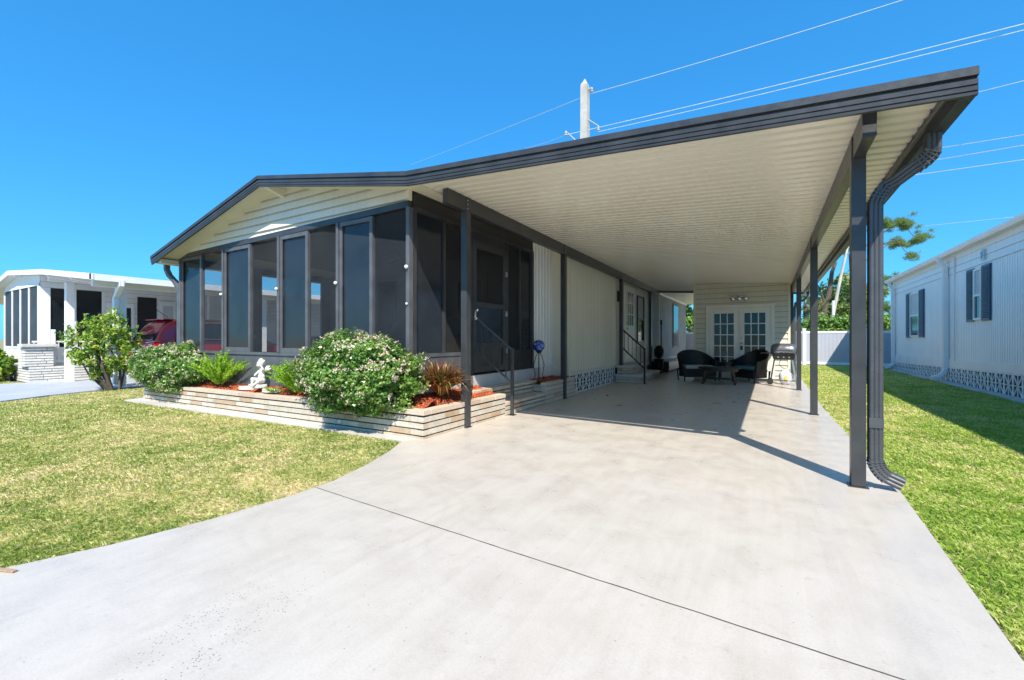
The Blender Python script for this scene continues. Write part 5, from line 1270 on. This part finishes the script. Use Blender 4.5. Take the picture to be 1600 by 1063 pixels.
lpz = thing('leaning_pole', 'pale grey pole leaning over a short white post behind the fence', 'pole', at(1302, 520, 33))
m = MB(); m.tube([at(1302, 530, 33), at(1302, 470, 33)], .09, 8); m.build('post', white_paint, lpz)
m = MB(); m.tube([at(1300, 500, 33.3), at(1312, 440, 33.3), at(1326, 380, 33.3)], [.12, .11, .07], 8); m.build('shaft', conc_pole, lpz)

# ================================================================== TREES
def tree(name, label, base, trunk, branches, clumps, mat, bmat, n, size, group=None, seed=1, needle=False, cat='tree', tr=.25):
    r = np.random.default_rng(seed); t = thing(name, label, cat, base, group); m = MB()
    tp = [Vector(p) for p in trunk]; m.tube(tp, list(np.linspace(tr, tr*.45, len(tp))), 8); m.build('trunk', bmat, t)
    m = MB()
    for b in branches: bp = [Vector(p) for p in b]; m.tube(bp, list(np.linspace(tr*.35, tr*.08, len(bp))), 6)
    for c, rd in clumps:
        c = Vector(c); near = min(tp+[Vector(p) for b in branches for p in b], key=lambda p: (p-c).length); 
        m.tube([near, near.lerp(c, .5)+Vector((0, 0, -.1)), c], [tr*.16, tr*.10, tr*.05], 5)
    m.build('limbs', bmat, t)
    PP, NN = [], []
    vol = sum(rd[0]*rd[1] for c, rd in clumps)
    for c, rd in clumps:
        k = int(n*rd[0]*rd[1]/vol); ns = 34 if needle else 12; sub = r.normal(size=(ns, 3))*(.50 if needle else .55); kk = r.integers(0, ns, k)
        D = r.normal(size=(k, 3)); D /= np.linalg.norm(D, axis=1, keepdims=True); P = (sub[kk]+D*((r.uniform(.0, .34, k) if needle else r.uniform(.1, .42, k)**.6))[:, None])*np.array(rd)+np.array(c)
        PP.append(P); NN.append(D)
    P = np.concatenate(PP); D = np.concatenate(NN)
    if needle: v, f = needles(P, D+np.array([0, 0, .5]), size*2.2, size*.13, r)
    else: v, f = leaf_quads(P, D*.5+np.array([0, -.2, .5]), size, .9, 1.7, r)
    np_mesh('crown', v, f, mat, t); return t
A = at
tree('pine_tree', 'tall open crowned pine with bare limbs seen right of the carport post', A(1372, 545, 34), [A(1330, 570, 34), A(1335, 470, 34), A(1330, 400, 34), A(1345, 350, 34)],
     [[A(1333, 430, 34), A(1360, 400, 34), A(1400, 375, 33)], [A(1335, 450, 34), A(1370, 465, 34), A(1395, 495, 34)], [A(1335, 400, 34), A(1370, 370, 34), A(1410, 345, 34)], [A(1333, 460, 34), A(1360, 440, 34), A(1398, 438, 33)]],
     [(A(1385, 352, 34), (.75, .6, .42)), (A(1412, 352, 34), (.85, .7, .45)), (A(1432, 375, 34), (.75, .6, .40)), (A(1405, 380, 34), (.7, .6, .35)), (A(1425, 402, 34), (.4, .35, .35)), (A(1362, 345, 34), (.7, .6, .5)),
      (A(1392, 440, 34), (.75, .6, .42)), (A(1376, 436, 34), (.5, .5, .4)), (A(1384, 480, 34), (.55, .5, .4)), (A(1392, 500, 34), (.4, .4, .3)), (A(1370, 500, 34), (.5, .4, .4)), (A(1345, 345, 34), (.8, .6, .5)), (A(1320, 392, 34), (.5, .4, .3)), (A(1380, 458, 34), (.4, .4, .3))], pine_leaf, bark_pine, 52000, .075, None, 3, True, 'tree', .26)
tree('dead_topped_tree', 'dark twisted trunk tree behind the fence beyond the carport posts', A(1283, 545, 38), [A(1278, 575, 38), A(1284, 500, 38), A(1296, 455, 38), A(1300, 425, 38), A(1306, 410, 38)],
     [[A(1288, 485, 38), A(1270, 455, 38), A(1262, 450, 38)], [A(1290, 475, 38), A(1282, 455, 38), A(1275, 440, 38)]],
     [(A(1282, 480, 39), (.9, .9, 1.1)), (A(1300, 462, 39), (.9, .9, 1.3)), (A(1322, 472, 40), (1.1, 1, 1.5)), (A(1340, 480, 40), (1.0, 1, 1.3)), (A(1306, 492, 39), (1.2, 1, .9))], oak_leaf, bark, 9000, .13, None, 5, False, 'tree', .26)
tree('leafy_tree', 'light green leafy tree behind the fence right of the leaning pole', A(1335, 545, 42), [A(1335, 575, 42), A(1335, 520, 42), A(1338, 480, 42)], [],
     [(A(1326, 455, 42), (1.3, 1.2, 1.1)), (A(1345, 470, 42), (1.4, 1.2, 1.5)), (A(1320, 500, 41), (1.6, 1.2, 1.0)), (A(1312, 440, 42), (.8, .7, .6))], oak_leaf, bark, 6500, .16, 'trees beyond the fence', 7, False, 'tree', .25)
tree('hedge_tree', 'bright green bushy growth above the fence beside the white home', A(1385, 545, 30), [A(1385, 572, 30), A(1385, 530, 30)], [],
     [(A(1370, 514, 30), (1.0, .8, .55)), (A(1390, 510, 30), (1.1, .8, .6)), (A(1405, 512, 30), (.9, .8, .5))], hedge_leaf, bark, 5500, .10, None, 9, False, 'bush', .12)
for i, (u, lab) in enumerate(((1272, 'low bright bush above the fence nearest the carport posts'), (1300, 'low bright bush above the fence below the leaning pole'), (1325, 'low bright bush above the fence left of the big front post'))):
    tree('garden_bush', lab, A(u, 545, 29), [A(u, 572, 29), A(u, 530, 29)], [], [(A(u-8, 510, 29), (.9, .7, .5)), (A(u+10, 506, 29), (.9, .7, .6))], hedge_leaf, bark, 2600, .10, 'bushes beyond the fence', 40+i, False, 'bush', .1)
tree('garden_tree', 'bright green tree glimpsed in the gap between house and utility room', A(1078, 545, 32), [A(1078, 572, 32), A(1078, 500, 32)], [],
     [(A(1075, 500, 32), (1.4, 1, .9)), (A(1078, 470, 32), (1.4, 1, .6)), (A(1070, 485, 32), (1.0, .8, .8))], hedge_leaf, bark, 4000, .12, None, 12, False, 'tree', .14)
for i, (u, v0, lab) in enumerate(((1258, 468, 'cabbage palm with dry yellow fronds left of the twisted tree'), (1279, 478, 'cabbage palm with yellow fronds below the twisted tree'))):
    b = A(u, 500, 31); t = thing('palm_tree', lab, 'palm', (b[0], b[1], 0), 'palms beyond the fence'); top = A(u, v0+8, 31)
    m = MB(); m.tube([(b[0], b[1], 0), (b[0]+.1, b[1], 1.5), top], [.2, .16, .14], 8); m.build('trunk', bark, t)
    mb = MB(); r_ = random.Random(i)
    for k in range(34):
        a = r_.uniform(0, 6.28); e = r_.uniform(-.7, 1.2); L = r_.uniform(.7, 1.1); d = Vector((math.cos(a)*math.cos(e), math.sin(a)*math.cos(e), math.sin(e))); p0 = Vector(top); c0 = p0+d*L*.5
        s = d.cross(Vector((0, 0, 1))).normalized()
        for j in range(13):
            an = (j-6)/6*1.25; dd_ = (d*math.cos(an)+s*math.sin(an)).normalized(); tip = c0+dd_*L*.55+Vector((0, 0, -.10*abs(an))); w2_ = s*.02
            mb.add([c0-w2_, c0+w2_, tip], [(0, 1, 2)])
        mb.add([p0-s*.012, p0+s*.012, c0+s*.012, c0-s*.012], [(0, 1, 2, 3)])
    mb.build('fronds', palm_leaf, t)

# ================================================================== GRASS
def poly_in(P, poly):
    x, y = P[:, 0], P[:, 1]; ins = np.zeros(len(P), bool); n = len(poly)
    for i in range(n):
        x1, y1 = poly[i]; x2, y2 = poly[(i+1) % n]
        c = ((y1 > y) != (y2 > y)) & (x < (x2-x1)*(y-y1)/((y2-y1)+1e-12)+x1); ins ^= c
    return ins
def vnoise(P, sc, seed):
    r = np.random.default_rng(seed); g = r.random((64, 64)); q = P*sc; i = np.floor(q).astype(int); f = q-i; f = f*f*(3-2*f)
    a = g[i[:, 0] % 64, i[:, 1] % 64]; b = g[(i[:, 0]+1) % 64, i[:, 1] % 64]; c = g[i[:, 0] % 64, (i[:, 1]+1) % 64]; d = g[(i[:, 0]+1) % 64, (i[:, 1]+1) % 64]
    return (a*(1-f[:, 0])+b*f[:, 0])*(1-f[:, 1])+(c*(1-f[:, 0])+d*f[:, 0])*f[:, 1]
def grass(name, label, poly, bands, mat, seed, dry, height=.035, bare=0.0):
    r = np.random.default_rng(seed); V, T = [], []
    xs_ = [p[0] for p in poly]; ys_ = [p[1] for p in poly]; A_ = (max(xs_)-min(xs_))*(max(ys_)-min(ys_))
    for d0, d1, dens, wd in bands:
        # cells in distance bands
        k = int(A_*dens); P = np.stack([r.uniform(min(xs_), max(xs_), k), r.uniform(min(ys_), max(ys_), k)], 1)
        dist = np.hypot(P[:, 0], P[:, 1]); u = (P[:, 0]*.8625+P[:, 1]*.506)/(np.maximum(.05, -P[:, 0]*.506+P[:, 1]*.8625))
        P = P[(dist >= d0) & (dist < d1) & poly_in(P, poly) & (np.abs(u) < 1.30)]
        t = .30*vnoise(P, .9, seed)+.35*vnoise(P, 4.3, seed+1)+.35*vnoise(P, 13, seed+2)
        keep = r.random(len(P)) < np.clip(1.2-bare*np.clip((.6*vnoise(P, 1.1, seed+5)+.4*vnoise(P, 6.5, seed+6)-.56)*5, 0, 1), 0, 1); P = P[keep]; t = t[keep]
        n = len(P); a = r.uniform(0, 6.28, n); lean = r.uniform(.1, 1.15, n); h = height*r.uniform(.5, 1.3, n)*(1+.0*lean)
        dx, dy = np.cos(a), np.sin(a); w_ = wd*r.uniform(.6, 1.3, n)
        zg = np.array([gz(x) for x in P[:, 0]])-.012
        v = np.empty((n, 4, 3)); v[:, 0] = np.stack([P[:, 0]-dy*w_, P[:, 1]+dx*w_, zg], 1); v[:, 1] = np.stack([P[:, 0]+dy*w_, P[:, 1]-dx*w_, zg], 1)
        mx, my, mz = P[:, 0]+dx*h*np.sin(lean)*.6, P[:, 1]+dy*h*np.sin(lean)*.6, zg+h*.75
        v[:, 2] = np.stack([mx+dy*w_*.7, my-dx*w_*.7, mz], 1); v[:, 3] = np.stack([P[:, 0]+dx*h*np.sin(lean)*1.6, P[:, 1]+dy*h*np.sin(lean)*1.6, zg+h*np.cos(lean)*1.1+.004], 1)
        v = v[:, [0, 1, 2, 3]]
        V.append(v); tone = np.clip(dry+(t-.5)*1.25+r.normal(0, .22, n), 0, 1); T.append(np.repeat(tone, 4))
    v = np.concatenate(V).reshape(-1, 3); t = np.concatenate(T); f = np.arange(len(v)).reshape(-1, 4)
    o = np_mesh(name, v, f, mat, None, t); tag(o, label, 'grass', None, 'stuff'); return o
LPOLY = [(x-.0, y) for x, y in EDGE_L[1:]]+[(-3.78, 3.71), (-11.3, 3.64), (-11.45, 4.1), (-11.2, 9), (-14.3, 9), (-14.3, 4.4), (-13.9, 3.3), (-13.1, 2.0), (-12.95, -1.5)]
grass('front_lawn_grass', 'short dry green front lawn left of the driveway', LPOLY, [(0, 4.6, 15000, .0015), (4.6, 8.5, 7000, .0026), (8.5, 20, 2600, .0050)], grass_mat, 3, .56, .026)
LP2 = [(-21.5, 1.8), (-19.7, 2.7), (-19.5, 3.75), (-23, 3.75), (-26, 3.0)]
grass('neighbour_lawn_grass', 'small patch of lawn by the neighbour planter at the left edge', LP2, [(0, 60, 500, .014)], grass_mat, 5, .42, .05)
RPOLY = [(.86, 24.2), (.89, 15), (.85, 9), (.92, 4.6), (.86, 3.0), (.82, 2.0), (1.02, .5), (4.35, .5), (4.20, 11), (4.12, 24.2)]
grass('side_lawn_grass', 'bright green lawn strip between the carport and the white home', RPOLY, [(0, 3.6, 20000, .0013), (3.6, 5.4, 13000, .0018), (5.4, 9, 6500, .0028), (9, 14, 2800, .0055), (14, 30, 1200, .010)], grass_side, 9, .58, .026, .85)

# small things lying about
o = MB(); o.beam((-3.48, .56, .022), (-3.30, .63, .020), .018, .008); tag(o.build('wood_splinter', ins_wood), 'small brown wood splinter on the concrete by the lawn edge', 'debris')
mb = MB(); mb.sphere((-2.9, 8.9, .02), (.03, .02, .008)); tag(mb.build('dry_leaf', dark_wood, None, 0, True), 'small dark dry leaf on the shaded concrete under the carport', 'debris')
